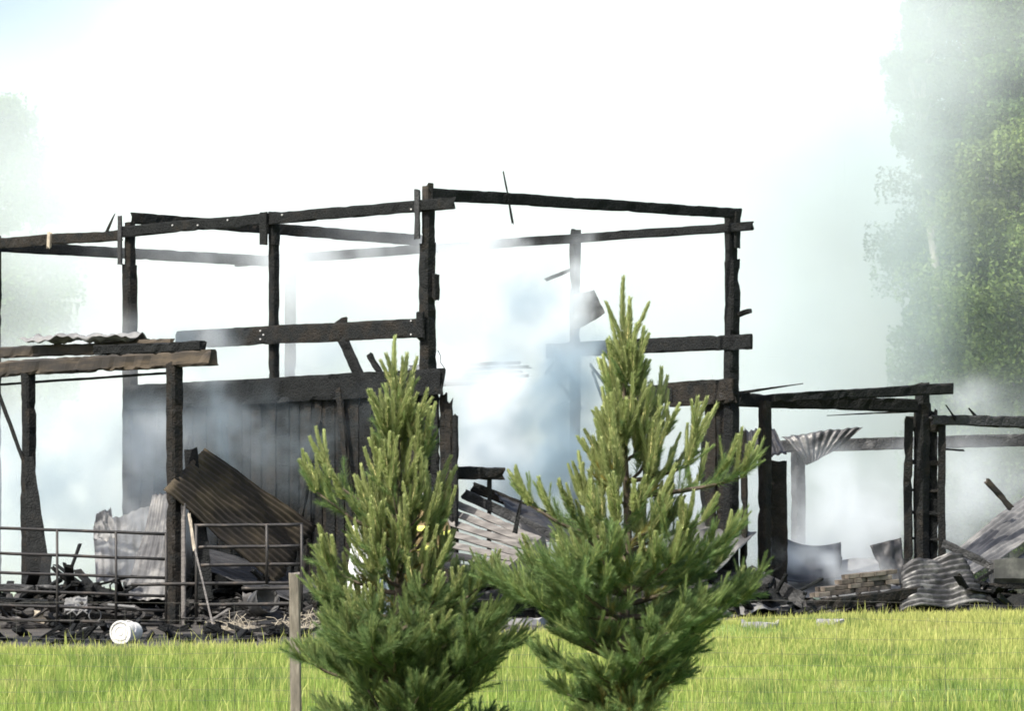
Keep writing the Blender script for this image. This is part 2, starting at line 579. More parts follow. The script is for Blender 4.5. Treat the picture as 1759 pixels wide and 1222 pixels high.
# rail of the right long wall with its stub past B
bpart('top_rail', W(5.72, -0.50, 5.24), W(5.72, 11.5, 5.26), 0.055, 0.15, jit=0.012, t0=0.85)
# girts
g1 = bpart('girt', W(-0.12, -0.02, 3.60), W(-0.12, 5.5, 3.62), 0.05, 0.265, jit=0.014)
bolts(g1, [W(-0.15, v, 3.6 + dz) for v, dz in ((0.18, .1), (0.18, -.09), (3.52, 0.08), (3.52, -.04), (3.45, .02))], -U)
bpart('nail_block', W(-0.16, -0.02, 3.47), W(-0.16, -0.02, 3.78), 0.05, 0.14, up=V, jit=0.01)
bpart('girt', W(5.70, -0.52, 3.57), W(5.70, 3.9, 3.57), 0.055, 0.22, jit=0.014, rag=0.02)
# wide scorched planks that carried the wall sheets
bpart('wall_plate', W(-0.13, -0.42, 2.84), W(-0.13, 6.7, 2.80), 0.06, 0.36, jit=0.018, rag=0.12)
bpart('wall_plate', W(5.66, -0.15, 2.86), W(5.66, 1.1, 2.84), 0.06, 0.36, jit=0.022, rag=0.1)
bpart('wall_plate', W(5.66, 1.15, 2.84), W(5.66, 2.3, 2.86), 0.06, 0.28, jit=0.022, rag=0.1)
# blocks and stubs left on the posts
bpart('stub', W(0.02, -0.14, 4.02), W(0.02, -0.14, 4.32), 0.10, 0.07, up=V, jit=0.016)
bpart('stub', W(5.85, -0.12, 3.98), W(5.85, -0.30, 4.02), 0.06, 0.07, jit=0.012)
# boards nailed thick round the foot of the corner posts
for i, (u, v, w, zt) in enumerate([(0.0, -0.16, 0.17, 2.9), (0.05, -0.30, 0.13, 2.62), (0.02, -0.44, 0.15, 2.50), (0.02, -0.58, 0.08, 2.28), (0.22, -0.14, 0.12, 2.3)]):
    bpart('corner_board', W(u, v, Wg(u, v) - 0.1), W(u, v + 0.02, zt), 0.05, w, up=V, jit=0.016, rag=0.14)
for i, (u, v, w, zt) in enumerate([(5.8, 0.20, 0.22, 2.68), (5.76, 0.38, 0.22, 2.62), (5.80, 0.54, 0.13, 2.1), (5.95, -0.12, 0.11, 2.2)]):
    bpart('corner_board', W(u, v, Wg(u, v) + (0.35 if v > 0.3 else -0.1)), W(u, v + 0.02, zt), 0.05, w, up=V, jit=0.018, rag=0.14)
# what is left of the vertical siding of the left wall
rb = random.Random(5)
nb_ = 0
v = 0.28
while v < 6.6:
    w = rb.uniform(0.13, 0.21)
    zt = 2.72
    zb = Wg(0, v) + (0.0 if v < 1.6 or rb.random() < 0.72 else rb.uniform(0.3, 1.2))
    lean = (v - 5.6) * 0.35 if v > 5.6 else rb.uniform(-0.02, 0.02)
    if True:
        du = -0.07 + 0.026 * (nb_ % 2)
        nb_ += 1
        bpart('siding_board', W(du, v + lean, zb - 0.05), W(du, v, zt), 0.025, w, up=V, jit=0.008, rag=0.1,
              mat=CH)
    v += w - 0.045 + rb.choice([0.0, 0.0, 0.0, 0.0, 0.0, 0.0, 0.05])
v = 0.34
while v < 6.4:                                             # backing boards, added to block the bright smoke behind the gaps
    bpart('backing_board', W(0.02 + 0.03 * (nb_ % 2), v, Wg(0, v) - 0.05), W(0.02 + 0.03 * (nb_ % 2), v + rb.uniform(-.03, .03), 2.70), 0.025, 0.30, up=V, jit=0.008, rag=0.1)
    nb_ += 1
    v += 0.25
for (va, vb, zb, zt, w) in ((1.2, 1.75, 0.6, 2.75, 0.10), (2.6, 2.2, 0.2, 2.3, 0.09), (3.9, 4.5, -0.2, 2.4, 0.11), (5.6, 5.2, 0.0, 2.2, 0.08)):
    bpart('leaning_timber', W(-0.35, va, zb), W(-0.16, vb, zt), 0.06, w, up=V, jit=0.014, rag=0.1)
# braces and broken rafters
bpart('brace', W(-0.02, 0.05, 1.95), W(-0.02, 1.15, 2.75), 0.05, 0.10, jit=0.012)
bpart('brace', W(0.6, 0.3, 1.3), W(0.6, 1.6, 2.7), 0.05, 0.10, jit=0.012)
bpart('broken_rafter', W(0.75, 2.9, 3.75), W(0.75, 2.05, 2.55), 0.07, 0.17, jit=0.016)
bpart('broken_rafter', W(0.75, 2.15, 3.3), W(0.75, 1.45, 2.45), 0.05, 0.10, jit=0.014)
bpart('rafter_chunk', W(0.72, 3.0, 3.66), W(0.72, 2.7, 3.80), 0.10, 0.14, jit=0.03)
bpart('hanging_board', W(1.6, 7.6, 2.52), W(1.6, 6.9, 2.02), 0.04, 0.13, jit=0.012, mat=M['char_ash'])
for k, (va, vb) in enumerate(((6.85, 4.45), (6.85, 4.30), (6.85, 4.42), (6.85, 4.25), (6.85, 4.5))):
    bpart('hanging_board', W(5.55, va, 3.13 + 0.07 * k), W(5.55, vb, 3.13 + 0.07 * k), 0.03, 0.075, jit=0.012, rag=0.16, t1=0.6)
bpart('splinter', P(185, 395, 79.2), P(196, 370, 79.2), 0.03, 0.05, t1=0.4, jit=0.01)
# thin laths left on the right wall between its posts
for (a, b) in (((1015, 628, 81.3), (1062, 690, 80.2)), ((1018, 640, 81.3), (1040, 700, 80.6)), ((945, 640, 81.6), (995, 700, 81.4)), ((940, 480, 81.9), (990, 460, 81.6)), ((978, 590, 81.6), (940, 640, 81.9))):
    bpart('lath', P(*a), P(*b), 0.025, 0.05, jit=0.008, rag=0.06)
sheet('tin_flap', [P(985, 505, 81.2), P(1020, 498, 80.6), P(1038, 538, 80.6), P(985, 568, 81.2)], 0, M['grey_tin'], barn, 'bent grey tin flap hanging on the rear post',
      bend=lambda s, t: 0.05 * math.sin(3 * s), crumple=0.015)
# curled wire on the corner post
MB().tube([P(752, 602, 74.8), P(757, 612, 74.8), P(756, 622, 74.8), P(763, 632, 74.8), P(766, 637, 74.8)], 0.006, 5).build('loose_wire', CH, barn)

# ------------------------------------------------------------------ left lean-to
shed = thing('burnt_lean_to', 'charred lean-to of two posts under a thick half-burnt header behind the left gate', 'lean-to', P(302, 1075, 73.6))
LU = -3.5


def LW(v, z, u=LU):
    return W(u, v, z)


def lpart(name, p0, p1, w, h, mat=None, **k):
    return bpart(name, p0, p1, w, h, mat=mat, parent=shed, **k)


lz = lambda v: Wg(LU, v)
lpart('post', LW(1.2, lz(1.2) - 0.1), LW(1.2, 3.03), 0.185, 0.185, up=V, jit=0.014)
lpart('post', LW(4.55, lz(4.55) - 0.1), LW(4.55, 2.98), 0.165, 0.165, up=V, jit=0.016)
hd = lpart('header', LW(0.42, 3.10), LW(5.6, 3.10), 0.16, 0.22, mat=M['half_burnt'], jit=0.022, rag=0.14)
lpart('header_plank', LW(0.55, 3.27, LU - 0.03), LW(2.9, 3.28, LU - 0.03), 0.10, 0.14, jit=0.016, rag=0.05)
lpart('header_plank', LW(1.5, 3.32, LU + 0.15), LW(5.8, 3.34, LU + 0.15), 0.10, 0.16, mat=M['half_burnt'], jit=0.02, rag=0.1)
lpart('purlin', LW(1.4, 2.93, LU + 0.1), LW(5.6, 2.88, LU + 0.1), 0.03, 0.035, jit=0.006)
sheet('roof_scrap', [LW(2.1, 3.42, LU + 0.5), LW(2.2, 3.44, LU - 0.15), LW(4.6, 3.50, LU - 0.15), LW(4.6, 3.52, LU + 0.5)], 9, M['pale_tin'], shed,
      'pale ash-covered roofing scrap on the header', crumple=0.06, torn=0.2)
lpart('leaning_board', P(73, 1060, 75.2), P(50, 790, 75.8), 0.04, 0.40, up=(1, 0, 0), t1=0.32, jit=0.014, mat=CH)
lpart('brace', P(-6, 668, 76.3), P(44, 800, 76.0), 0.04, 0.05, jit=0.008)
lpart('side_strip', LW(0.98, lz(1.0), LU - 0.02), LW(0.98, 1.1, LU - 0.02), 0.03, 0.075, up=V, mat=M['grey_wood'], jit=0.006)

# ------------------------------------------------------------------ right lean-to
rshed = thing('burnt_lean_to', 'low charred post frame at right whose corner is a cluster of gapped burnt boards', 'lean-to', P(1585, 1045, 81.2))


def rpart(name, p0, p1, w, h, mat=None, **k):
    return bpart(name, p0, p1, w, h, mat=mat, parent=rshed, **k)


d1, d2 = 79.4, 81.2
rpart('post', P(1313, 1050, d1), P(1314, 692, d1), 0.16, 0.16, up=V, jit=0.014)
rpart('beam', P(1272, 687, d1 - 0.1), P(1572, 698, d2 - 0.15), 0.09, 0.20, jit=0.016, rag=0.06)
rpart('beam', P(1330, 684, d1), P(1634, 668, d2 - 0.1), 0.09, 0.17, jit=0.016, rag=0.03, t0=0.7)
rpart('post', P(1584, 1050, d2), P(1584, 662, d2), 0.19, 0.17, up=V, jit=0.014)
for (px, w, yt, yb, dd) in ((1560, 0.13, 724, 1045, -0.1), (1573, 0.05, 704, 1045, 0.06), (1604, 0.10, 712, 1045, 0.1), (1618, 0.115, 722, 1040, 0.0), (1594, 0.11, 700, 1045, 0.2)):
    rpart('corner_board', P(px, yb, d2 + dd), P(px, yt, d2 + dd), w, 0.05, up=(0, 1, 0), jit=0.018, rag=0.10)
for y_, h_ in ((728, 0.22), (795, 0.07), (842, 0.04), (880, 0.05), (925, 0.04)):
    rpart('cross_piece', P(1561, y_, d2 + 0.02), P(1617, y_ + 2, d2 + 0.02), 0.05, h_, jit=0.016)
rpart('broken_purlin', P(1604, 722, d2 - 0.1), P(1790, 728, d2 + 0.9), 0.12, 0.19, mat=M['char_ash'], jit=0.03, rag=0.08, t0=0.75)
for (a, b) in (((1640, 718, 81.2), (1626, 698, 81.1)), ((1676, 716, 81.5), (1666, 704, 81.4))):
    rpart('splinter', P(*a), P(*b), 0.03, 0.05, t1=0.4, jit=0.01)
rpart('splinter', P(1272, 675, d1), P(1375, 660, d1 + 0.3), 0.03, 0.05, t1=0.25, jit=0.008)
rpart('splinter', P(1425, 714, d2 - 0.4), P(1556, 708, d2 - 0.2), 0.02, 0.03, t0=0.4, jit=0.006)
rpart('rear_rail', P(1330, 768, 87.0), P(1800, 755, 87.0), 0.06, 0.20, mat=M['char_ash'], jit=0.012)
rpart('rear_post', P(1371, 1045, 87.2), P(1371, 752, 87.2), 0.20, 0.18, up=V, mat=M['char_ash'], jit=0.012)
rpart('lath', P(1620, 772, d2), P(1653, 774, d2 + 0.2), 0.02, 0.03, jit=0.006)
rpart('wall_board', P(1338, 1000, d1 + 0.3), P(1338, 796, d1 + 0.3), 0.24, 0.04, up=(0, 1, 0), jit=0.02, rag=0.05)

# ------------------------------------------------------------------ sheets of tin
def tsheet(name, label, corners, waves, mat, **k):
    o = sheet(name, corners, waves, mat, **k)
    return tag(o, label, 'metal sheet')


# the big rusty sheet behind the right gate
tsheet('metal_sheet', 'big rusty brown corrugated sheet leaning down behind the left lean-to post and right gate',
       [P(280, 842, 73.2), P(478, 1008, 74.3), P(545, 905, 75.5), P(352, 770, 74.2)], 13, M['rust_tin'], crumple=0.02, amp=0.012, torn=0.1)
tsheet('metal_sheet', 'dark corrugated sheet lying low behind the right gate',
       [P(335, 975, 74.0), P(520, 1040, 73.6), P(560, 1000, 75.0), P(345, 940, 75.4)], 8, M['dark_tin'], crumple=0.02)
tsheet('metal_sheet', 'pale grey curved corrugated sheet leaning left of the left lean-to post',
       [P(206, 1030, 74.0), P(262, 850, 76.0), P(310, 845, 75.6), P(290, 1030, 73.8)], 6, M['grey_tin'],
       bend=lambda s, t: 0.12 * math.sin(3.1 * s), crumple=0.02)
tsheet('metal_sheet', 'hazy grey slab of roofing collapsed deep inside the left lean-to',
       [P(165, 1000, 77.0), P(160, 905, 79.2), P(300, 855, 79.6), P(300, 1000, 77.0)], 10, M['grey_tin'], crumple=0.05)
tsheet('metal_sheet', 'crumpled tin scrap on top of the hazy roofing slab',
       [P(160, 925, 76.8), P(165, 885, 77.2), P(190, 872, 77.2), P(200, 925, 76.8)], 2, M['grey_tin'], crumple=0.06)
# right lean-to sheets
tsheet('metal_sheet', 'black tin sheet curling over inside the right lean-to',
       [P(1322, 1000, 79.8), P(1322, 905, 80.5), P(1442, 935, 81.5), P(1440, 1000, 80.4)], 0, M['dark_tin'],
       bend=lambda s, t: 0.22 * s * math.sin(2.8 * t) - 0.3 * (t > .6) * (t - .6), crumple=0.03)
tsheet('metal_sheet', 'flat pale tin sheet with rippled edge behind the brick stack',
       [P(1295, 1030, 79.5), P(1300, 972, 80.9), P(1560, 968, 82.0), P(1560, 1022, 80.6)], 0, M['pale_tin'],
       bend=lambda s, t: 0.10 * math.sin(5.0 * t + 1.0) * s, crumple=0.015)
tsheet('metal_sheet', 'upright black tin scrap left of the burnt corner boards',
       [P(1520, 1000, 80.4), P(1494, 938, 80.5), P(1548, 924, 80.7), P(1556, 1010, 80.5)], 0, M['dark_tin'], crumple=0.03)
tsheet('metal_sheet', 'crumpled ash-grey corrugated sheet heaped before the corner boards',
       [P(1546, 1046, 79.5), P(1706, 1030, 79.8), P(1652, 942, 80.5), P(1550, 966, 80.4)], 10, M['sooty_tin'], amp=0.030,
       bend=lambda s, t: -0.20 * abs(s - 0.45) + 0.05 * math.sin(9 * s), crumple=0.022, nu=30, torn=0.15)
tsheet('metal_sheet', 'long grey corrugated sheet sloping up to the right edge',
       [P(1600, 975, 82.0), P(1830, 800, 84.0), P(1850, 880, 82.8), P(1668, 990, 81.2)], 9, M['grey_tin'], amp=0.016, crumple=0.02)
tsheet('metal_sheet', 'pale corrugated sheet beneath the long sloping one at the right edge',
       [P(1668, 1010, 81.5), P(1850, 900, 83.0), P(1880, 960, 82.0), P(1720, 1020, 80.9)], 8, M['pale_tin'], amp=0.016, crumple=0.03)
tsheet('metal_sheet', 'small dark corrugated flap hanging behind the thin right lean-to post',
       [P(1272, 742, 80.6), P(1268, 796, 79.9), P(1352, 780, 79.9), P(1330, 736, 80.6)], 7, M['dark_tin'], amp=0.016, crumple=0.02)
tsheet('metal_sheet', 'twisted pale tin strip draped over the rear rail of the right lean-to',
       [P(1342, 752, 86.6), P(1385, 796, 86.4), P(1420, 780, 86.5), P(1482, 738, 86.8)], 9, M['sooty_tin'], amp=0.014,
       bend=lambda s, t: 0.08 * math.sin(4 * s + 2 * t), crumple=0.02)
tsheet('metal_sheet', 'blackened corrugated roof panel sunk in the middle behind the pines',
       [P(850, 845, 75.8), P(985, 905, 75.8), P(1000, 945, 74.6), P(905, 925, 74.6)], 7, M['dark_tin'], crumple=0.03)
tsheet('metal_sheet', 'grey ash-covered tin sheet lying right behind the right pine',
       [P(1120, 935, 78.2), P(1210, 885, 79.5), P(1300, 915, 79.0), P(1230, 985, 77.6)], 6, M['grey_tin'], crumple=0.03)
tsheet('metal_sheet', 'pale tin sheet on the ash right of the right pine foot',
       [P(1170, 1060, 76.5), P(1180, 1005, 78.0), P(1320, 1000, 79.0), P(1360, 1045, 77.8)], 0, M['pale_tin'], crumple=0.05)

# ------------------------------------------------------------------ collapsed roof planks behind and between the pines
cr_ = thing('collapsed_roof', 'collapsed slope of weathered grey roof planks between the two pines', 'roof', P(870, 990, 74.0))
cr_['kind'] = 'thing'
for i in range(7):
    a = P(765 + 3 * (i % 2), 858 + i * 19, 75.0 - i * 0.17)
    b = P(930 - i * 4 + 6 * (i % 3), 930 + i * 10, 74.5 - i * 0.17)
    bpart('plank', a, b, 0.115, 0.028, parent=cr_, mat=M['grey_wood'], jit=0.010, rag=0.09, up=(0, -0.75, 0.66))
bpart('end_board', P(880, 985, 73.3), P(936, 936, 73.9), 0.03, 0.26, parent=cr_, mat=M['grey_wood'], jit=0.008)
bpart('rafter', P(800, 850, 75.2), P(1010, 950, 74.8), 0.06, 0.14, parent=cr_, mat=M['char_ash'], jit=0.014)
bpart('rafter', P(815, 838, 76.0), P(985, 905, 75.6), 0.06, 0.14, parent=cr_, jit=0.014)
bpart('stake', P(884, 915, 74.2), P(899, 840, 74.2), 0.06, 0.07, parent=cr_, label='pointed charred stake', t1=0.25, jit=0.012, rag=0.02)
stub = thing('charred_stub_frame', 'ragged black beam stub on a short prop beside the barn corner post', 'beam', P(838, 880, 75.1))
bpart('beam', P(772, 812, 75.0), P(858, 815, 75.2), 0.16, 0.17, parent=stub, jit=0.03, rag=0.1)
bpart('prop', P(840, 950, 75.15), P(841, 820, 75.15), 0.05, 0.06, parent=stub, jit=0.012)

# ------------------------------------------------------------------ bricks on a charred log
bs_ = thing('brick_stack', 'low stack of sooty tan bricks on a charred log at right', 'bricks', P(1475, 1040, 79.8))
bl = Vector((0.215, 0.1, 0.066))
bme = None
pa, pb = P(1402, 1027, 79.2), P(1556, 1010, 80.0)
dirv = (pb - pa).normalized()
ang = math.atan2(dirv.y, dirv.x)
slope = math.asin(dirv.z)
rb = random.Random(3)
for row in range(4):
    n = 6
    for i in range(n):
        q = i * 0.222 + (0.11 if row % 2 else 0)
        if row >= 2 and q < (0.12 + 0.16 * row - 0.2):
            continue
        if row == 3 and rb.random() < 0.25:
            continue
        c = pa + dirv * (q + 0.1) + Vector((0, 0, 0.035 + row * 0.072))
        if bme is None:
            mb = MB()
            mb.box((0, 0, 0), *bl)
            bme = bpy.data.meshes.new('brick')
            bme.from_pydata(mb.v, [], mb.f)
        for dep in (0, 1):
            o = link('brick', bme, M['brick'], bs_, None, c + Vector((-math.sin(ang), math.cos(ang), 0)) * (dep * 0.11 + rb.uniform(-.03, .03)) - bs_.location)
            o.rotation_euler = (rb.uniform(-.05, .05), -slope + rb.uniform(-.03, .03), ang + rb.uniform(-.16, .16))
            if dep == 0:
                mo = o.modifiers.new('bevel', 'BEVEL')
                mo.width = 0.006
                mo.segments = 1


def loose(name, label, cat, p0, p1, w, h, mat=None, **k):
    """A beam or board lying on its own."""
    mb = MB()
    mb.beam(p0, p1, w, h, **k)
    return tag(mb.build(name, mat or CH), label, cat)


loose('charred_log', 'long charred log lying under the brick stack', 'log', P(1350, 1050, 78.8), P(1575, 1018, 79.9), 0.17, 0.17, jit=0.02, rag=0.12)
loose('charred_board', 'scorched board pointing down right beside the thin right lean-to post', 'board', P(1290, 985, 78.6), P(1378, 1032, 78.0), 0.05, 0.22, jit=0.016, mat=M['char_ash'])
loose('charred_board', 'dark board sloping from the pine to the thin right lean-to post', 'board', P(1195, 975, 78.4), P(1330, 1010, 78.9), 0.10, 0.12, jit=0.02)
loose('charred_board', 'thin black slat crossing the foot of the thin right lean-to post', 'board', P(1290, 1000, 78.8), P(1335, 978, 78.8), 0.05, 0.06, jit=0.01, t1=0.5)
loose('charred_board', 'long ash-grey board lying low right of the right pine', 'board', P(1180, 1010, 77.6), P(1300, 1018, 78.3), 0.10, 0.12, jit=0.02, mat=M['char_ash'])
loose('charred_board', 'scorched rail leaning on the heaped sheets under the right sheet', 'board', P(1622, 935, 80.6), P(1716, 978, 80.3), 0.06, 0.12, jit=0.012, mat=M['char_ash'])
loose('charred_board', 'short stick poking above the long sloping right sheet', 'board', P(1696, 828, 82.4), P(1735, 872, 82.6), 0.05, 0.10, jit=0.010, mat=M['half_burnt'])
loose('charred_board', 'bent black strip forking left of the grey trough', 'board', P(1675, 1000, 80.2), P(1722, 972, 80.3), 0.03, 0.05, jit=0.01)
loose('charred_board', 'lower black strip running to the foot of the grey trough', 'board', P(1672, 998, 80.1), P(1712, 1012, 80.1), 0.03, 0.05, jit=0.01)
loose('charred_board', 'charred plank on the ground behind the left gate', 'board', P(-20, 1030, 73.6), P(110, 1040, 73.2), 0.14, 0.08, jit=0.02)
loose('charred_board', 'second charred plank stacked on the one behind the left gate', 'board', P(-30, 1010, 74.4), P(100, 1012, 74.0), 0.16, 0.10, jit=0.02, mat=M['char_ash'])
loose('charred_board', 'charred plank running low behind the right gate', 'board', P(330, 1050, 73.6), P(540, 1032, 73.9), 0.12, 0.22, jit=0.02)
loose('charred_board', 'charred board standing black behind the left end of the right gate', 'board', P(352, 1025, 73.5), P(328, 775, 74.0), 0.05, 0.24, up=(1, 0, 0.1), jit=0.018, t1=0.75)
loose('charred_board', 'black beam lying behind the left pine foot', 'board', P(600, 1040, 74.5), P(780, 1010, 75.0), 0.14, 0.18, jit=0.02)
loose('charred_board', 'burnt plank lying between the pine feet', 'board', P(800, 1030, 74.0), P(960, 1010, 75.0), 0.14, 0.14, jit=0.02, mat=M['char_ash'])
loose('charred_board', 'burnt plank lying higher between the pines', 'board', P(790, 985, 75.0), P(900, 1000, 74.2), 0.10, 0.16, jit=0.02)
loose('charred_board', 'dark prop standing within the right pine gap', 'board', P(1103, 1050, 78.0), P(1108, 790, 78.0), 0.05, 0.06, jit=0.012)
loose('charred_board', 'dark beam low behind the middle of the right pine', 'board', P(1050, 960, 77.0), P(1180, 950, 77.6), 0.14, 0.20, jit=0.02)

# grey trough at the right edge
tr = thing('feed_trough', 'dented grey metal trough at the right edge on charred skids', 'trough', P(1745, 1010, 80.4))
mb = MB()
ax = Vector((1, 0.1, 0)).normalized()
c0 = P(1708, 1008, 80.2)
prof = [(-0.02, 0.36), (0.02, 0.06), (0.10, 0.0), (0.40, 0.0), (0.48, 0.06), (0.54, 0.36)]
yd = Vector((-0.1, 1, 0)).normalized()
vs, fs = [], []
for q in (0, 0.28, 0.55, 0.9, 1.3):
    for (a, b) in prof:
        vs.append(c0 + ax * (q + rng.uniform(-.02, .02)) + yd * (a + rng.uniform(-.015, .015)) + Vector((0, 0, 0.05 + b + rng.uniform(-.02, .02))))
for i in range(4):
    for j in range(5):
        a = i * 6 + j
        fs.append((a, a + 6, a + 7, a + 1))
fs += [(0, 1, 2, 3, 4, 5), tuple(24 + k for k in range(6))[::-1]]
mb.add(vs, fs)
o = mb.build('basin', M['grey_tin'], tr)
so = o.modifiers.new('t', 'SOLIDIFY')
so.thickness = 0.006
for yy in (0.1, 0.4):
    bpart('skid', c0 + yd * yy + Vector((-0.05, 0, 0)), c0 + yd * yy + ax * 1.35, 0.08, 0.08, parent=tr, jit=0.012)

# ------------------------------------------------------------------ gates
def gate(label, x0, x1, rails, uprights, d0, d1, mat, r=0.017, drop=0.0, yt=None, yb=None):
    t = thing('farm_gate', label, 'gate', P((x0 + x1) / 2, 1080, (d0 + d1) / 2))
    dd = lambda x: d0 + (d1 - d0) * (x - x0) / (x1 - x0)
    ln = lambda x: drop * (x - x0) / (x1 - x0)
    for (y, xa, xb) in rails:
        mb = MB()
        n = 8
        mb.tube([P(xa + (xb - xa) * i / n, y + ln(xa + (xb - xa) * i / n) + rng.uniform(-.5, .5), dd(xa + (xb - xa) * i / n)) for i in range(n + 1)], r, 8)
        mb.build('rail', mat, t, smooth=True)
    for (x, ya, yb_) in uprights:
        mb = MB()
        mb.tube([P(x, ya + ln(x), dd(x) - 0.022), P(x + 0.5, (ya + yb_) / 2 + ln(x), dd(x) - 0.022), P(x, yb_ + ln(x), dd(x) - 0.022)], r * 0.85, 8)
        mb.build('upright', mat, t, smooth=True)
    return t


gl = gate('sagging dark tubular farm gate at far left hung on the thick lean-to post', -60, 286,
          [(906, -60, 286), (949, -60, 286), (982, -60, 286), (1013, -60, 286), (1038, -60, 286), (1062, -60, 286)],
          [(98, 905, 1086), (199, 905, 1068), (285, 905, 1068), (-10, 905, 1068)], 72.4, 72.8, M['gate_metal'], drop=12, r=0.021)
MB().tube([P(190, 1016, 72.3), P(189, 1006, 72.3), P(194, 1001, 72.3), P(204, 1003, 72.3)], 0.012, 6).build('latch_chain', CH, gl)
gate('rusty dark tubular gate in front of the big brown corrugated sheet', 334, 520,
     [(904, 334, 520), (941, 336, 520), (972, 345, 520), (1004, 225, 520), (1013, 415, 520), (1040, 334, 520)],
     [(458, 903, 1004), (337, 903, 1062), (518, 903, 1062)], 72.7, 72.9, M['gate_metal'], drop=-2, r=0.024)

# pole and straw
loose('wooden_pole', 'thin pale pole leaning between the thick post and the straw', 'pole', P(371, 1098, 71.4), P(335, 945, 72.3), 0.022, 0.022, mat=M['grey_wood'], jit=0.003, rag=0.01)
loose('wooden_pole', 'short pale hooked stick hanging on the thick post at gate height', 'pole', P(334, 945, 72.35), P(325, 884, 72.5), 0.035, 0.035, mat=M['pale_wood'], jit=0.006, rag=0.02)


def straw(name, label, c, rx, ry, rz, n, L=0.25, seed=1):
    r = random.Random(seed)
    mb = MB()
    for _ in range(n):
        p = Vector(c) + Vector((r.gauss(0, rx), r.gauss(0, ry), abs(r.gauss(0, rz))))
        p.z = max(p.z, gz(p.x, p.y) + 0.01)
        a = r.uniform(0, 6.28)
        e = r.gauss(0.2, 0.5)
        dv = Vector((math.cos(a) * math.cos(e), math.sin(a) * math.cos(e) * 0.6, math.sin(e))) * L * r.uniform(0.4, 1.2)
        q = p + dv
        q.z = max(q.z, gz(q.x, q.y) + 0.01)
        m_ = (p + q) / 2 + Vector((0, 0, r.uniform(-.02, .05)))
        mb.tube([p, m_, q], 0.0035, 3, cap=False)
    o = mb.build(name, M['straw'])
    o['kind'] = 'stuff'
    o['label'] = label
    return o


straw('straw', 'bleached straw heap at the foot of the thin pale pole', P(405, 1092, 71.6), 0.12, 0.12, 0.06, 110, seed=2)
straw('straw', 'bleached straw caught by the fence post and left pine', P(515, 1085, 71.8), 0.15, 0.14, 0.08, 120, seed=3)

# ------------------------------------------------------------------ bucket, tub, tyre, cans
bk = thing('plastic_bucket', 'white plastic bucket lying on its side with its lid facing out under the left gate', 'bucket', P(212, 1112, 69.0))
cb = P(207, 1088, 68.6)
axv = Vector((0.42, 0.9, 0.03)).normalized()
MB().lathe(cb, axv, [(0.140, 0.01), (0.145, 0.03), (0.142, 0.06), (0.146, 0.065), (0.146, 0.085), (0.138, 0.09), (0.122, 0.36), (0.115, 0.37), (0.0, 0.37)], 28).build('body', M['white_plastic'], bk, smooth=False)
lid = MB().lathe(cb, axv, [(0.0, -0.006), (0.035, -0.006), (0.04, 0.0), (0.07, 0.0), (0.075, -0.006), (0.10, -0.006), (0.105, 0.002), (0.128, 0.002), (0.134, -0.012), (0.152, -0.012), (0.156, 0.0), (0.156, 0.028), (0.147, 0.028)], 32).build('lid', M['white_plastic'], bk)
MB().tube([cb + axv * 0.08 + Vector((0.15 * math.cos(a), -0.02, 0.15 * math.sin(a))) + Vector((0.05, 0.06, 0)) * math.sin(a) for a in [i * math.pi / 8 for i in range(9)]], 0.006, 5).build('handle', M['bolt'], bk)

tb = thing('galvanised_tub', 'round grey metal tub lying on its side behind the right gate', 'tub', P(447, 1065, 73.2))
ct = P(440, 1040, 73.3)
MB().lathe(ct, Vector((0.5, -0.6, 0.25)), [(0.0, 0.0), (0.15, 0.0), (0.16, 0.02), (0.185, 0.26), (0.20, 0.275), (0.19, 0.28), (0.18, 0.26), (0.15, 0.03), (0.0, 0.03)], 24).build('body', M['grey_tin'], tb, smooth=True)
for k, (hx, hy) in enumerate(((468, 1018), (486, 1046))):
    MB().tube([P(hx, hy, 73.0), P(hx + 5, hy - 3, 72.95), P(hx + 8, hy + 3, 72.95), P(hx + 4, hy + 7, 73.0)], 0.009, 6).build('handle', M['gate_metal'], tb)

# a burnt mower-like heap with hoop behind the left gate
hp = thing('scorched_machine', 'small scorched machine wreck with a pale hoop behind the left gate', 'machine', P(150, 1085, 72.9))
MB().lathe(P(163, 1058, 72.7), (0.35, -1, 0), [(0.078, -0.012), (0.09, -0.012), (0.09, 0.012), (0.078, 0.012), (0.078, -0.012)], 24).build('wheel_rim', M['pale_tin'], hp, smooth=True)
mb = MB()
mb.beam(P(112, 1062, 72.9), P(225, 1066, 73.0), 0.25, 0.16, jit=0.04)
mb.build('chassis', CH, hp)
sheet('bonnet', [P(110, 1052, 72.8), P(112, 1030, 73.2), P(150, 1024, 73.2), P(150, 1050, 72.8)], 0, M['pale_tin'], hp, crumple=0.03)
sheet('seat_shell', [P(130, 1020, 73.6), P(138, 1000, 73.9), P(178, 1008, 73.9), P(195, 1024, 73.6)], 0, CH, hp, crumple=0.04)
MB().tube([P(115, 1056, 72.6), P(125, 1050, 72.6), P(132, 1058, 72.6), P(142, 1049, 72.6), P(150, 1055, 72.6)], 0.012, 6).build('linkage', M['pale_tin'], hp)
MB().tube([P(185, 1040, 72.7), P(232, 1044, 72.7)], 0.022, 8).build('axle_bar', M['pale_tin'], hp)
loose('pale_board', 'pale board lying among the ashes at the far left', 'board', P(62, 1060, 72.9), P(98, 1066, 72.8), 0.05, 0.16, mat=M['pale_wood'], jit=0.008)
loose('pale_pipe', 'short pale pipe on the ash left of the bucket', 'pipe', P(147, 1081, 71.3), P(183, 1077, 71.3), 0.035, 0.035, mat=M['pale_tin'], jit=0.002)


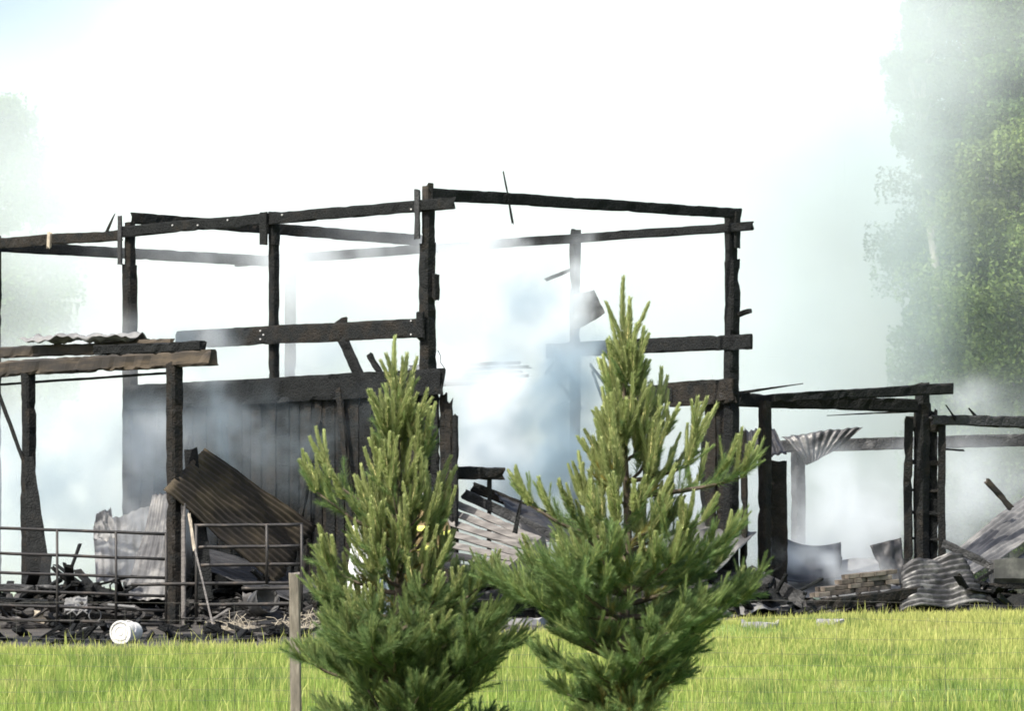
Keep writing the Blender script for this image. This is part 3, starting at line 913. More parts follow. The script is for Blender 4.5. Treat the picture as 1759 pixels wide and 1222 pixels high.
# ------------------------------------------------------------------ rubble and ash heaps
def heap(name, label, c, rx, ry, h, n, seed, mats=('rubble',), Lmax=0.7):
    """A low mound of ash set with broken char: one mass nobody could count."""
    r = random.Random(seed)
    mb = MB()
    N, K = 26, 7
    vs, fs = [], []
    cx_, cy_ = c.x, c.y
    for k in range(K + 1):
        q = k / K
        for i in range(N):
            a = 2 * math.pi * i / N
            rr = q * (1 + 0.25 * mnoise.noise(Vector((math.cos(a) * 2, math.sin(a) * 2, seed))))
            x, y = cx_ + rx * rr * math.cos(a), cy_ + ry * rr * math.sin(a)
            z = gz(x, y) - 0.03 + h * max(0, 1 - q) ** 0.7 * (0.75 + 0.6 * mnoise.noise(Vector((x * 2, y * 2, seed))))
            vs.append((x, y, z))
    for k in range(K):
        for i in range(N):
            a, b = k * N + i, k * N + (i + 1) % N
            fs.append((a, a + N, b + N, b))
    mb.add(vs, fs)
    for _ in range(n):
        a, q = r.uniform(0, 6.28), math.sqrt(r.random())
        x, y = cx_ + rx * q * math.cos(a), cy_ + ry * q * math.sin(a)
        z = gz(x, y) + h * max(0, 1 - q) ** 0.7 * 0.75
        L = r.uniform(0.08, Lmax)
        a2, e = r.uniform(0, 6.28), r.gauss(0.0, 0.38)
        dv = Vector((math.cos(a2) * math.cos(e), math.sin(a2) * math.cos(e), math.sin(e))) * L / 2
        p = Vector((x, y, z + 0.02))
        mb.beam(p - dv, p + dv, r.uniform(0.03, 0.11) * (1 + 0.35 * L), r.uniform(0.02, 0.08), seg=0.15, jit=0.012, rag=0.05, seed=r.random())
    o = mb.build(name, M['rubble'] if name == 'charred_rubble' else CH)
    o['kind'] = 'stuff'
    o['label'] = label
    return o


heap('charred_rubble', 'black ash and char behind the left gate', P(80, 1075, 73.6), 1.6, 0.9, 0.40, 170, 1)
heap('charred_rubble', 'black ash and char inside the left lean-to', P(220, 1060, 75.5), 1.7, 1.4, 0.35, 110, 2)
heap('charred_rubble', 'black ash and char behind the right gate', P(440, 1065, 74.0), 1.2, 0.9, 0.42, 130, 3)
heap('charred_rubble', 'black ash and char behind the left pine', P(690, 1050, 75.2), 1.6, 1.1, 0.70, 150, 4)
heap('charred_rubble', 'ash and char between the pines', P(880, 1030, 75.8), 1.5, 1.2, 1.15, 190, 5)
heap('charred_rubble', 'ash and char behind the right pine', P(1130, 1020, 77.8), 1.4, 1.1, 0.80, 170, 6)
heap('charred_rubble', 'ash and char at the foot of the thin right lean-to post', P(1290, 1035, 78.8), 1.0, 0.8, 0.36, 130, 7)
heap('charred_rubble', 'ash and char round the brick stack', P(1480, 1040, 80.6), 1.3, 0.9, 0.30, 120, 8)
heap('charred_rubble', 'ash and char at the right edge', P(1690, 1040, 80.9), 1.5, 0.9, 0.34, 150, 9)
heap('burnt_laths', 'tangle of long burnt laths behind the left gate', P(120, 1060, 74.4), 1.5, 0.8, 0.72, 70, 21, Lmax=1.7)
heap('burnt_laths', 'tangle of long burnt laths behind the right gate', P(450, 1050, 74.6), 1.0, 0.8, 0.75, 55, 22, Lmax=1.6)
heap('burnt_laths', 'tangle of long burnt laths between the pines', P(880, 1010, 75.2), 1.1, 0.8, 0.9, 46, 23, Lmax=1.4)
heap('burnt_laths', 'tangle of long burnt laths right of the right pine', P(1270, 1025, 78.2), 1.0, 0.7, 0.6, 60, 24, Lmax=1.5)
heap('burnt_laths', 'tangle of long burnt laths at the right edge', P(1700, 1025, 80.2), 1.2, 0.7, 0.4, 40, 25, Lmax=1.2)
heap('charred_clods', 'scattered char and clods before the left gate', P(150, 1095, 69.8), 4.2, 2.2, 0.06, 120, 11, Lmax=0.45)
heap('charred_rubble', 'ash and char deep inside the barn', P(620, 1020, 79.5), 2.6, 2.2, 0.6, 120, 10)

# pale slabs in the grass
for (px, py, d, w, lab) in ((1308, 1084, 72.6, 0.50, 'leftmost of three pale slabs in the grass right of the right pine'),
                            (1425, 1080, 73.2, 0.40, 'middle of three pale slabs in the grass right of the right pine'),
                            (1603, 1072, 74.4, 0.34, 'rightmost of three pale slabs in the grass right of the right pine'),
                            (905, 1073, 73.6, 0.55, 'pale slab seen in the grass between the two pines')):
    mb = MB()
    p = P(px, py, d)
    z = gz(p.x, p.y)
    n = 14
    top, bot = [], []
    for i in range(n):
        a = 2 * math.pi * i / n
        rr = 1 + rng.uniform(-.18, .18)
        q = Vector((p.x + w / 2 * rr * math.cos(a), p.y + w * 0.8 * rr * math.sin(a), 0))
        top.append((q.x, q.y, z + 0.075 + rng.uniform(-.035, .035)))
        bot.append((q.x, q.y, z - 0.05))
    mb.add(bot + top, [(i, (i + 1) % n, n + (i + 1) % n, n + i) for i in range(n)] + [tuple(range(n, 2 * n))])
    tag(mb.build('stone_slab', M['stone']), lab, 'stone')['kind'] = 'thing'

# ------------------------------------------------------------------ firefighter and tarp behind the left pine
def person():
    d = 73.6
    base = P(735, 1078, d)
    base.z = gz(base.x, base.y)
    t = thing('person', 'person in tan firefighting coat and dark striped helmet standing behind the left pine', 'person', base)
    J = {'pel': (0, 0, 0.98), 'sp': (0, 0, 1.2), 'ch': (0, 0.01, 1.42), 'nk': (0, 0, 1.55), 'hd': (0, -0.02, 1.66), 'ht': (0, -0.02, 1.78),
         'hl': (-0.10, 0, 0.92), 'kl': (-0.13, -0.03, 0.50), 'al': (-0.14, 0.03, 0.10), 'tl': (-0.15, -0.15, 0.05),
         'hr': (0.10, 0, 0.92), 'kr': (0.14, -0.04, 0.50), 'ar': (0.17, 0.02, 0.10), 'tr': (0.20, -0.15, 0.05),
         'sl': (-0.19, 0.01, 1.44), 'el': (-0.27, -0.02, 1.17), 'wl': (-0.25, -0.20, 1.02), 'ml': (-0.24, -0.28, 0.99),
         'sr': (0.19, 0.01, 1.44), 'er': (0.29, 0.0, 1.17), 'wr': (0.22, -0.19, 1.06), 'mr': (0.19, -0.27, 1.04)}
    E = [('pel', 'sp'), ('sp', 'ch'), ('ch', 'nk'), ('nk', 'hd'), ('hd', 'ht'), ('pel', 'hl'), ('hl', 'kl'), ('kl', 'al'), ('al', 'tl'), ('pel', 'hr'), ('hr', 'kr'), ('kr', 'ar'), ('ar', 'tr'),
         ('ch', 'sl'), ('sl', 'el'), ('el', 'wl'), ('wl', 'ml'), ('ch', 'sr'), ('sr', 'er'), ('er', 'wr'), ('wr', 'mr')]
    rad = dict(pel=.17, sp=.17, ch=.18, nk=.075, hd=.10, ht=.08, hl=.12, kl=.085, al=.07, tl=.05, hr=.12, kr=.085, ar=.07, tr=.05, sl=.10, el=.07, wl=.05, ml=.035, sr=.10, er=.07, wr=.05, mr=.035)
    for s, m_ in ((-1, 'ml'), (1, 'mr')):                      # five curled fingers on each gloved hand
        o = Vector(J[m_])
        for k, (dx, L) in enumerate(((-.03, .07), (-.01, .08), (.012, .075), (.032, .06))):
            a, b = f'{m_}f{k}a', f'{m_}f{k}b'
            J[a] = tuple(o + Vector((dx, -.045, -.012)))
            J[b] = tuple(o + Vector((dx, -.045 - L * .5, -.05)))
            E += [(m_, a), (a, b)]
            rad[a], rad[b] = .011, .009
        J[m_ + 't'] = tuple(o + Vector((-s * .05, -.03, .01)))
        E.append((m_, m_ + 't'))
        rad[m_ + 't'] = .011
    keys = list(J)
    me = bpy.data.meshes.new('body')
    me.from_pydata([J[k] for k in keys], [(keys.index(a), keys.index(b)) for a, b in E], [])
    o = link('body', me, M['gear'], t)
    m = o.modifiers.new('skin', 'SKIN')
    m.use_smooth_shade = True
    for i, k in enumerate(keys):
        sv = me.skin_vertices[0].data[i]
        sv.radius = (rad[k], rad[k] * (0.75 if k in ('pel', 'sp', 'ch') else 1))
        sv.use_root = (k == 'pel')
    o.modifiers.new('sub', 'SUBSURF').levels = 1
    o.modifiers['sub'].render_levels = 2
    off = base
    at_ = lambda x, y, z: off + Vector((x, y, z))
    MB().lathe(at_(0, -0.03, 1.62), (0, 0, 1), [(0.085, 0.0), (0.10, 0.05), (0.105, 0.1), (0.09, 0.15)], 16).build('face', M['skin'], t, smooth=True)
    h = MB().lathe(at_(0, -0.02, 1.74), (0, 0.1, 1), [(0.185, -0.02), (0.19, 0.0), (0.135, 0.02), (0.13, 0.07), (0.10, 0.12), (0.05, 0.145), (0.0, 0.15)], 24).build('helmet', M['helmet'], t, smooth=True)
    for a in (-1, 1):
        MB().beam(at_(a * 0.105 - 0.03, -0.10, 1.79), at_(a * 0.105 + 0.03, -0.10, 1.79), 0.012, 0.03, jit=0.001, rag=0).build('helmet_sticker', M['band'], h)
    MB().lathe(at_(0, -0.02, 1.765), (0, 0.1, 1), [(0.137, 0), (0.138, 0.02), (0.134, 0.021)], 24).build('helmet_band', M['cloth_white'], h)
    for z, r0 in ((1.02, 0.205), (1.28, 0.215)):
        vs = MB()
        vs.lathe(at_(0, 0, z), (0, 0, 1), [(r0, 0), (r0 + .004, 0.01), (r0 + .004, 0.06), (r0, 0.07)], 24)
        vs.v = [(x, off.y + (y - off.y) * 0.86, zz) for x, y, zz in vs.v]
        vs.build('reflective_band', M['band'], t, smooth=True)
    for s in (-1, 1):
        MB().lathe(at_(s * 0.235, -0.01, 1.28), (s * 0.25, 0, -1), [(0.088, 0), (0.091, 0.01), (0.088, 0.06)], 16).build('sleeve_band', M['band'], t, smooth=True)
        MB().lathe(at_(s * 0.15, 0.0, 0.28), (0, 0, 1), [(0.098, 0), (0.10, 0.01), (0.098, 0.07)], 16).build('trouser_band', M['band'], t, smooth=True)
        MB().lathe(at_(s * 0.155, -0.02, 0.0), (0, 0, 1), [(0.0, 0), (0.095, 0.0), (0.10, 0.05), (0.09, 0.2)], 16).build('boot', M['helmet'], t, smooth=True)
    return t


person()
o = sheet('white_tarp', [P(590, 1072, 73.6), P(606, 905, 74.3), P(640, 905, 74.2), P(672, 1072, 73.6)], 0, M['cloth_white'], crumple=0.07, thick=0.01)
tag(o, 'crumpled white tarp glimpsed through the left pine', 'tarp')
o = sheet('cloth_bundle', [P(640, 1072, 73.4), P(640, 955, 73.7), P(668, 955, 73.7), P(672, 1072, 73.4)], 0, M['cloth_blue'], crumple=0.05, thick=0.02)
tag(o, 'grey-blue cloth beside the white tarp behind the left pine', 'cloth')

# ------------------------------------------------------------------ wire fence in front
fx0, fx1, fd = -80, 1840, 33.0
fpost = MB()
bx = P(506, 988, fd)
fpost.beam((bx.x + 0.02, fd, gz(bx.x, fd) - 0.2), (bx.x, fd, bx.z), 0.066, 0.066, up=(0, 1, 0), jit=0.006, rag=0.02)
tag(fpost.build('fence_post', M['post_wood']), 'weathered wooden fence post at the left side of the left pine', 'fence post')
wf = thing('wire_fence', 'thin woven wire fence running across the meadow in front', 'fence', (0, fd + 0.06, gz(0, fd)))
ysr = [1040, 1071, 1098, 1124, 1147, 1168, 1188, 1207, 1227, 1250, 1275]
for y in ysr:
    n = 26
    MB().tube([P(fx0 + (fx1 - fx0) * i / n, y + 4 * math.sin(i * 0.7 + y) * 0.6 - (8 * math.sin(math.pi * i / n) if y < 1080 else 0), fd + 0.06) for i in range(n + 1)], 0.0008, 4).build('wire', M['wire'], wf)
k = 0
for px in range(fx0 + 13, fx1, 94):
    MB().tube([P(px + rng.uniform(-1, 1), 1040, fd + 0.063), P(px + rng.uniform(-2, 2), 1150, fd + 0.063), P(px, 1275, fd + 0.063)], 0.0009, 4).build('stay_wire', M['wire'], wf)

# ------------------------------------------------------------------ meadow grass
def make_grass():
    n = 500000
    x = nrng.uniform(-9.5, 9.5, n)
    q = nrng.random(n)
    y = 40 + q ** 0.8 * 42
    e = np.interp(x, [-30, -3.0, 4.6, 8, 30], [64.2, 64.2, 78.6, 80.4, 82.0]) + 0.9 * np.sin(x * 3.1) * np.sin(x * 1.3 + 1) + 0.5 * np.sin(x * 7.7 + 2) + np.where(nrng.random(n) < 0.85, nrng.exponential(0.4, n), nrng.exponential(2.2, n)) - 0.4
    keep = (y < e) & (np.abs(x) < y * 0.105 + 0.6)
    x, y = x[keep], y[keep]
    n = len(x)
    z = np.interp(y, GY, GZ) - 0.02
    # patchiness of the sward
    px_, py_ = x * 0.8, y * 0.35
    patch = (np.sin(px_ * 1.7 + 1.3 * np.sin(py_ * 1.1)) + np.sin(py_ * 2.3 + 1.7 * np.sin(px_ * 0.9 + 2)) + np.sin(px_ * 3.7 + py_ * 3.1)) / 3
    dry = 1 / (1 + np.exp(-(2.4 * patch + 0.26 * (x - 5.2) + 0.09 * (y - 71))))
    dry = np.clip(dry, 0, 1) * 0.95
    edge = np.interp(x, [-30, -3.0, 4.6, 8, 30], [64.2, 64.2, 78.6, 80.4, 82.0]) - y
    dry = np.maximum(dry, np.clip(1 - edge / 4.0, 0, 0.75))
    seed = nrng.random(n) < (0.05 + 0.33 * dry)
    h = nrng.uniform(0.09, 0.23, n) * (0.85 + 0.25 * patch)
    h = np.where(seed, h * 1.15 + 0.03, h)
    h *= np.clip(0.42 + edge / 6.0, 0.40, 1.0) * np.where(nrng.random(n) < 0.06, 1.5, 1.0)
    h *= np.where(x > 1.5, 0.72, 1.0)
    w = nrng.uniform(0.0020, 0.0050, n)
    w = np.where(seed, w * 0.7, w)
    a = nrng.uniform(0, 2 * np.pi, n)
    lean = nrng.normal(0, 0.22, n)
    la = nrng.uniform(0, 2 * np.pi, n)
    dx, dy = np.cos(a) * w, np.sin(a) * w * 0.6
    lx, ly = np.cos(la) * lean * h, np.sin(la) * lean * h
    v = np.zeros((n, 5, 3))
    v[:, 0] = np.stack([x - dx, y - dy, z], 1)
    v[:, 1] = np.stack([x + dx, y + dy, z], 1)
    sw = np.where(seed, 2.3, 0.85)
    m = np.where(seed, 0.68, 0.55)
    v[:, 2] = np.stack([x - dx * sw * .8 + lx * .4, y - dy * sw * .8 + ly * .4, z + h * m], 1)
    v[:, 3] = np.stack([x + dx * sw * .8 + lx * .4, y + dy * sw * .8 + ly * .4, z + h * m], 1)
    v[:, 4] = np.stack([x + lx * 1.1, y + ly * 1.1, z + h], 1)
    base = np.arange(n)[:, None] * 5
    quads = base + np.array([[0, 1, 3, 2]])
    tris = base + np.array([[2, 3, 4]])
    green = np.array([0.145, 0.225, 0.040])
    lime = np.array([0.275, 0.345, 0.085])
    yel = np.array([0.40, 0.39, 0.130])
    t1 = nrng.random((n, 1))
    c = green * (1 - t1) + lime * t1
    d_ = (dry[:, None] * nrng.uniform(0.2, 1.0, (n, 1)))
    c = c * (1 - d_) + yel * d_
    c *= nrng.uniform(0.5, 1.25, (n, 1))
    q1 = np.sin(x * 2.9 + 2.1 * np.sin(y * 0.41)) * np.sin(y * 0.83 + 1.9 * np.sin(x * 1.27 + 0.6)) + 0.5 * np.sin(x * 6.1 + y * 0.9) * np.sin(y * 1.7 - x * 2.3)
    weed = np.clip((q1 - 0.42) * 3, 0, 1)[:, None]                      # clumps of darker broad weeds
    c = c * (1 - 0.65 * weed) + np.array([0.080, 0.135, 0.040]) * 0.65 * weed
    tan = np.clip((-q1 - 0.45) * 3, 0, 1)[:, None] * nrng.random((n, 1))   # trampled, sun-bleached patches
    c = c * (1 - 0.75 * tan) + np.array([0.38, 0.33, 0.16]) * 0.75 * tan
    h_ = 1 + 0.30 * weed[:, 0] - 0.35 * tan[:, 0]
    v[:, 2:, 2] = z[:, None] + (v[:, 2:, 2] - z[:, None]) * h_[:, None]
    tint = np.repeat(c[:, None, :], 5, axis=1)
    tint[:, 4:, :] = np.where(seed[:, None, None], yel * 1.15, tint[:, 4:, :])
    tint[:, 2:4, :] = np.where(seed[:, None, None], 0.5 * tint[:, 2:4, :] + 0.5 * yel, tint[:, 2:4, :])
    me = np_mesh('meadow_grass', v.reshape(-1, 3), tris, quads, tint.reshape(-1, 3))
    o = link('grass', me, M['grass'])
    o['kind'] = 'stuff'
    o['label'] = 'tall lime and straw coloured meadow grass before the burnt barn'


make_grass()

# ------------------------------------------------------------------ the two young pines
def shoot_arrays(r, L, nn, nlen, ang0, ang1, col0, col1, stem_r=0.004, wid=0.0011, simple=False):
    """A straight shoot along +Z set with needles; returns verts, tris, tint."""
    t = r.random(nn) ** 0.9
    z0 = t * L
    a = r.uniform(0, 2 * np.pi, nn)
    an = ang0 + (ang1 - ang0) * t + r.normal(0, 0.07, nn)
    ln = nlen * r.uniform(0.75, 1.15, nn) * (1 - 0.45 * t ** 3)
    ca, sa = np.cos(a), np.sin(a)
    rad = np.stack([ca, sa, np.zeros(nn)], 1)
    tan = np.stack([-sa, ca, np.zeros(nn)], 1)
    b = rad * stem_r * 0.7 + np.stack([0 * z0, 0 * z0, z0], 1)
    d = rad * np.sin(an)[:, None] + np.array([0, 0, 1.0]) * np.cos(an)[:, None]
    tip = b + d * ln[:, None]
    mid = b + d * ln[:, None] * 0.5
    w = wid
    if simple:                                   # one sliver for each needle
        v = np.stack([b - tan * w * .9, b + tan * w * .9, tip], 1)
        K, tt = 3, np.array([[0, 1, 2]])
    else:
        v = np.stack([b - tan * w * .7, b + tan * w * .7, mid + tan * w, tip, mid - tan * w], 1)
        K, tt = 5, np.array([[0, 1, 2], [0, 2, 4], [4, 2, 3]])
    base = np.arange(nn)[:, None] * K
    tri = (base[:, None, :] + tt[None]).reshape(-1, 3)
    mixf = r.random((nn, 1))
    c = np.array(col0) * (1 - mixf) + np.array(col1) * mixf
    c = np.repeat(c[:, None, :], K, 1)
    v = v.reshape(-1, 3)
    c = c.reshape(-1, 3)
    # stem: a thin 4-sided spike
    k = len(v)
    sv = np.array([[stem_r, 0, 0], [0, stem_r, 0], [-stem_r, 0, 0], [0, -stem_r, 0], [0, 0, L * 1.02]])
    st = np.array([[0, 1, 4], [1, 2, 4], [2, 3, 4], [3, 0, 4]]) + k
    v = np.concatenate([v, sv])
    tri = np.concatenate([tri, st])
    c = np.concatenate([c, np.tile(np.array(col1) * np.array([1.1, 0.95, 0.9]), (5, 1))])
    return v, tri, c


def rot_to(d, roll):
    return (Vector(d).normalized().to_track_quat('Z', 'Y').to_matrix() @ Matrix.Rotation(roll, 3, 'Z'))


LIGHT0, LIGHT1 = (0.270, 0.325, 0.125), (0.470, 0.500, 0.240)
DARK0, DARK1 = (0.088, 0.152, 0.060), (0.185, 0.256, 0.098)
MIDC0, MIDC1 = (0.145, 0.210, 0.080), (0.285, 0.340, 0.132)
CANDLES, OLD, MIDT = [], [], []
tr_ = np.random.default_rng(3)
for k in range(6):
    v, t, c = shoot_arrays(tr_, 1.0, 520, 0.12, 0.36, 0.16, LIGHT0, LIGHT1, stem_r=0.012, wid=0.0042)
    v[:, 0] += 0.03 * np.sin(v[:, 2] * 2.2 + k)            # candles are not quite straight
    v[:, 1] += 0.03 * np.sin(v[:, 2] * 2.0 + 2 * k)
    me = np_mesh('candle', v, t, None, c)
    me.materials.append(M['needle'])
    CANDLES.append(me)
for k in range(5):
    OLD.append(shoot_arrays(tr_, 1.0, 150, 0.36, 0.95, 0.45, DARK0, DARK1, stem_r=0.014, wid=0.0085, simple=True))
    MIDT.append(shoot_arrays(tr_, 1.0, 150, 0.26, 0.60, 0.28, MIDC0, MIDC1, stem_r=0.014, wid=0.0080, simple=True))


def pine(label, px, d, ytop, whorls, leader, seed, lean=0.0, left_trim=1.0):
    """whorls: [(photo y of the branch tips' base, branch reach in px, number of branches, candle length m)] from the top down."""
    r = random.Random(seed)
    ps = d / F
    bx_ = (px - CX) * ps
    base = Vector((bx_, d, gz(bx_, d)))
    t = thing('pine_tree', label, 'tree', base)
    ztop = (HY - ytop) * ps
    zl = ztop - leader
    H = zl - base.z
    trunk_pt = lambda z: Vector((bx_ + lean * (z - base.z) / H + 0.012 * math.sin(z * 5), d, z))
    pts = [trunk_pt(base.z - 0.1 + (zl - base.z + 0.1) * i / 14) for i in range(15)]
    MB().tube(pts, [0.048 * (1 - 0.80 * i / 14) for i in range(15)], 9).build('trunk', M['bark'], t, smooth=True)
    candles, joined_v, joined_t, joined_c = [], [], [], []
    nbase = [0]

    def put(arr, p, dirv, s):
        v, tr, c = arr
        if math.hypot(p[0] - bx_, p[1] - d) < 0.16 and p[2] < zl - 0.7 and r.random() < 0.45:
            c = c * np.array([1.15, 0.78, 0.62])              # last years' needles browning near the trunk
        Rm = np.array(rot_to(dirv, r.uniform(0, 6.28)))
        vv = (v * s) @ Rm.T + np.array(p)
        joined_v.append(vv)
        joined_t.append(tr + nbase[0])
        joined_c.append(c * r.uniform(0.8, 1.2))
        nbase[0] += len(v)

    def cluster(p, dirv, L, n, spread=0.42, young=1.0):
        candles.append((p, Vector(dirv).normalized(), L, r.randrange(6), r.uniform(0, 6.28)))
        for _ in range(n):
            a = r.uniform(0, 6.28)
            o = Vector((math.cos(a), math.sin(a), 0)) * spread * r.uniform(0.6, 1.15)
            dd = (Vector(dirv).normalized() + o + Vector((0, 0, 0.25))).normalized()
            candles.append((p + Vector(dirv) * 0.01, dd, L * r.uniform(0.6, 0.95), r.randrange(6), r.uniform(0, 6.28)))

    # leader and its ring of candles
    top = trunk_pt(zl)
    candles.append((top, Vector((lean * .1, 0, 1)), leader, 0, 0.0))
    for k in range(5):
        a = k * 1.257 + r.uniform(-.3, .3)
        candles.append((top - Vector((0, 0, 0.01)), Vector((math.cos(a) * 0.34, math.sin(a) * 0.34, 1)), leader * r.uniform(0.62, 0.86), r.randrange(6), 0.0))
    for k in range(7):
        put(MIDT[k % 5], trunk_pt(zl - 0.03 * k), Vector((math.cos(k * 2.4) * .7, math.sin(k * 2.4) * .7, 1)), 0.20)

    for wi, (yw, reach, nb, cl, rise, dens, *az0) in enumerate(whorls):
        zw = (HY - yw) * ps
        off0 = az0[0] if az0 else r.uniform(0, 6.28)
        for b in range(nb):
            az = off0 + 2 * math.pi * b / nb + (r.uniform(-.3, .3) if nb > 1 else 0)
            if nb > 3 and dens < 1.05 and r.random() < 0.12:
                continue
            Lb = reach * ps * ((r.uniform(0.55, 1.22) if dens < 1.05 else r.uniform(0.7, 1.15)) if nb > 1 else 1.0)
            if math.cos(az) < -0.45 and yw > 1000:
                Lb *= left_trim                         # kept short on the side of the fence post
            st = trunk_pt(max(zw + r.uniform(-.11, .11), base.z + 0.05))
            hd_ = Vector((math.cos(az), math.sin(az), 0))
            N = 7
            bp = []
            ri = rise * r.uniform(0.6, 1.4)
            for i in range(N + 1):
                q = i / N
                bp.append(st + hd_ * (Lb * (q - 0.12 * q * q)) + Vector((0, 0, Lb * (ri * 0.45 * q + ri * 0.55 * q * q)))
                          + Vector((r.uniform(-.008, .008), r.uniform(-.008, .008), 0)))
            MB().tube(bp, [0.012 * (1 - 0.75 * i / N) * (0.7 + Lb) + 0.002 for i in range(N + 1)], 5).build('branch', M['bark'], t, smooth=True)
            # laterals
            nl = max(2, int(dens * Lb / 0.075))
            for j in range(nl):
                q = 0.20 + 0.80 * (j + r.random() * 0.8) / nl
                q = min(q, 0.97)
                i = min(int(q * N), N - 1)
                p = bp[i].lerp(bp[i + 1], q * N - i)
                tdir = (bp[i + 1] - bp[i]).normalized()
                side = tdir.cross(Vector((0, 0, 1))).normalized() * (1 if j % 2 else -1)
                ld = (tdir * 0.8 + side * r.uniform(0.5, 1.1) + Vector((0, 0, r.uniform(-0.15, 0.45)))).normalized()
                ll = Lb * (0.42 * (1 - 0.55 * q)) * r.uniform(0.6, 1.2) + 0.05
                e = p + ld * ll
                kk = max(1, int(ll / (0.06 if dens >= 1 else 0.10)))
                for s in range(kk):
                    put(r.choice(OLD), p + ld * ll * (s + 0.2) / kk, (ld + Vector((r.uniform(-.3, .3), r.uniform(-.3, .3), r.uniform(0, .4)))), r.uniform(0.13, 0.19))
                ud = (ld * 0.55 + Vector((0, 0, 1)) * r.uniform(0.6, 1.1)).normalized()
                put(r.choice(MIDT), e - ld * 0.03, (ld + ud), r.uniform(0.13, 0.19))
                put(r.choice(MIDT), e - ld * 0.08, (ld + ud * 0.6 + side * 0.4), r.uniform(0.13, 0.19))
                cluster(e, ud, cl * r.uniform(0.5, 1.0), r.choice([1, 2, 2, 3]) if dens < 0.9 else r.choice([1, 1, 2]))
            e = bp[-1]
            tdir = (bp[-1] - bp[-2]).normalized()
            ud = (tdir * 0.55 + Vector((0, 0, 1))).normalized()
            for s in range(4):
                put(r.choice(MIDT), bp[-1 - (s // 2)], (tdir + ud + Vector((r.uniform(-.4, .4), r.uniform(-.4, .4), 0))), r.uniform(0.14, 0.2))
            for s in range(int(Lb / (0.05 if dens >= 1 else 0.10))):
                q = r.uniform(0.15, 1)
                i = min(int(q * N), N - 1)
                put(r.choice(OLD), bp[i].lerp(bp[i + 1], q * N - i), tdir + Vector((r.uniform(-.9, .9), r.uniform(-.9, .9), r.uniform(-.1, .8))), r.uniform(0.14, 0.20))
            cluster(e, ud, cl * r.uniform(0.85, 1.15), r.choice([3, 4, 5]), 0.38)
    candles.sort(key=lambda c: -c[2])
    for i, (p, dv, L, k, ro) in enumerate(candles):
        if i < 290:
            Rm = rot_to(dv, ro).to_4x4()
            o = bpy.data.objects.new('candle', CANDLES[k])
            COL.objects.link(o)
            o.parent = t
            lat = 0.36 + 0.62 * min(L, 0.42) + 0.06 * math.sin(i * 1.7)
            o.matrix_local = Matrix.Translation(Vector(p) - base) @ Rm @ Matrix.Diagonal((lat, lat, L, 1))
        else:
            put(MIDT[k % 5], p, dv, L * 1.15)
    v, tr, c = np.concatenate(joined_v) - np.array(base), np.concatenate(joined_t), np.concatenate(joined_c)
    me = np_mesh('needles', v, tr, None, c)
    o = link('needles', me, M['needle'], t)
    o['kind'] = 'stuff'
    print('pine', len(candles), len(tr))
    return t


pine('shorter young pine left of centre with its branches against the fence post', 686, 30.5, 580,
     [(780, 16, 3, 0.33, 1.5, 0.25), (858, 38, 4, 0.35, 1.2, 0.3), (920, 66, 5, 0.36, 0.95, 0.4), (880, 135, 1, 0.28, 0.50, 0.45, 3.0), (955, 165, 1, 0.24, 0.40, 0.6, 3.3), (968, 100, 6, 0.30, 0.66, 0.65), (1020, 135, 7, 0.25, 0.50, 0.95), (1075, 160, 7, 0.20, 0.40, 1.1),
      (1125, 178, 8, 0.16, 0.34, 1.2), (1165, 120, 6, 0.14, 0.5, 1.2), (1190, 190, 8, 0.14, 0.28, 1.2), (1225, 110, 6, 0.12, 0.5, 1.2), (1255, 190, 8, 0.11, 0.24, 1.2), (1320, 170, 7, 0.10, 0.2, 1.1)], 0.40, 21, left_trim=0.84)
pine('taller young pine right of centre with long upright candles', 1075, 30.0, 478,
     [(705, 16, 3, 0.31, 1.5, 0.25), (785, 36, 4, 0.38, 1.2, 0.3), (850, 62, 5, 0.38, 0.90, 0.35), (808, 120, 1, 0.36, 0.36, 0.35, 0.1), (868, 225, 1, 0.30, 0.20, 0.4, -0.2), (915, 100, 5, 0.33, 0.62, 0.5), (955, 190, 1, 0.24, 0.35, 0.6, 3.3),
      (970, 150, 6, 0.25, 0.42, 0.85), (1030, 198, 8, 0.20, 0.32, 1.05), (1085, 215, 8, 0.16, 0.26, 1.1), (1125, 235, 1, 0.16, 0.38, 0.9, 0.2), (1140, 172, 8, 0.13, 0.22, 1.2), (1170, 100, 6, 0.12, 0.5, 1.2), (1205, 122, 7, 0.11, 0.16, 1.2), (1235, 80, 6, 0.11, 0.5, 1.2), (1275, 95, 6, 0.1, 0.1, 1.1)], 0.46, 34)

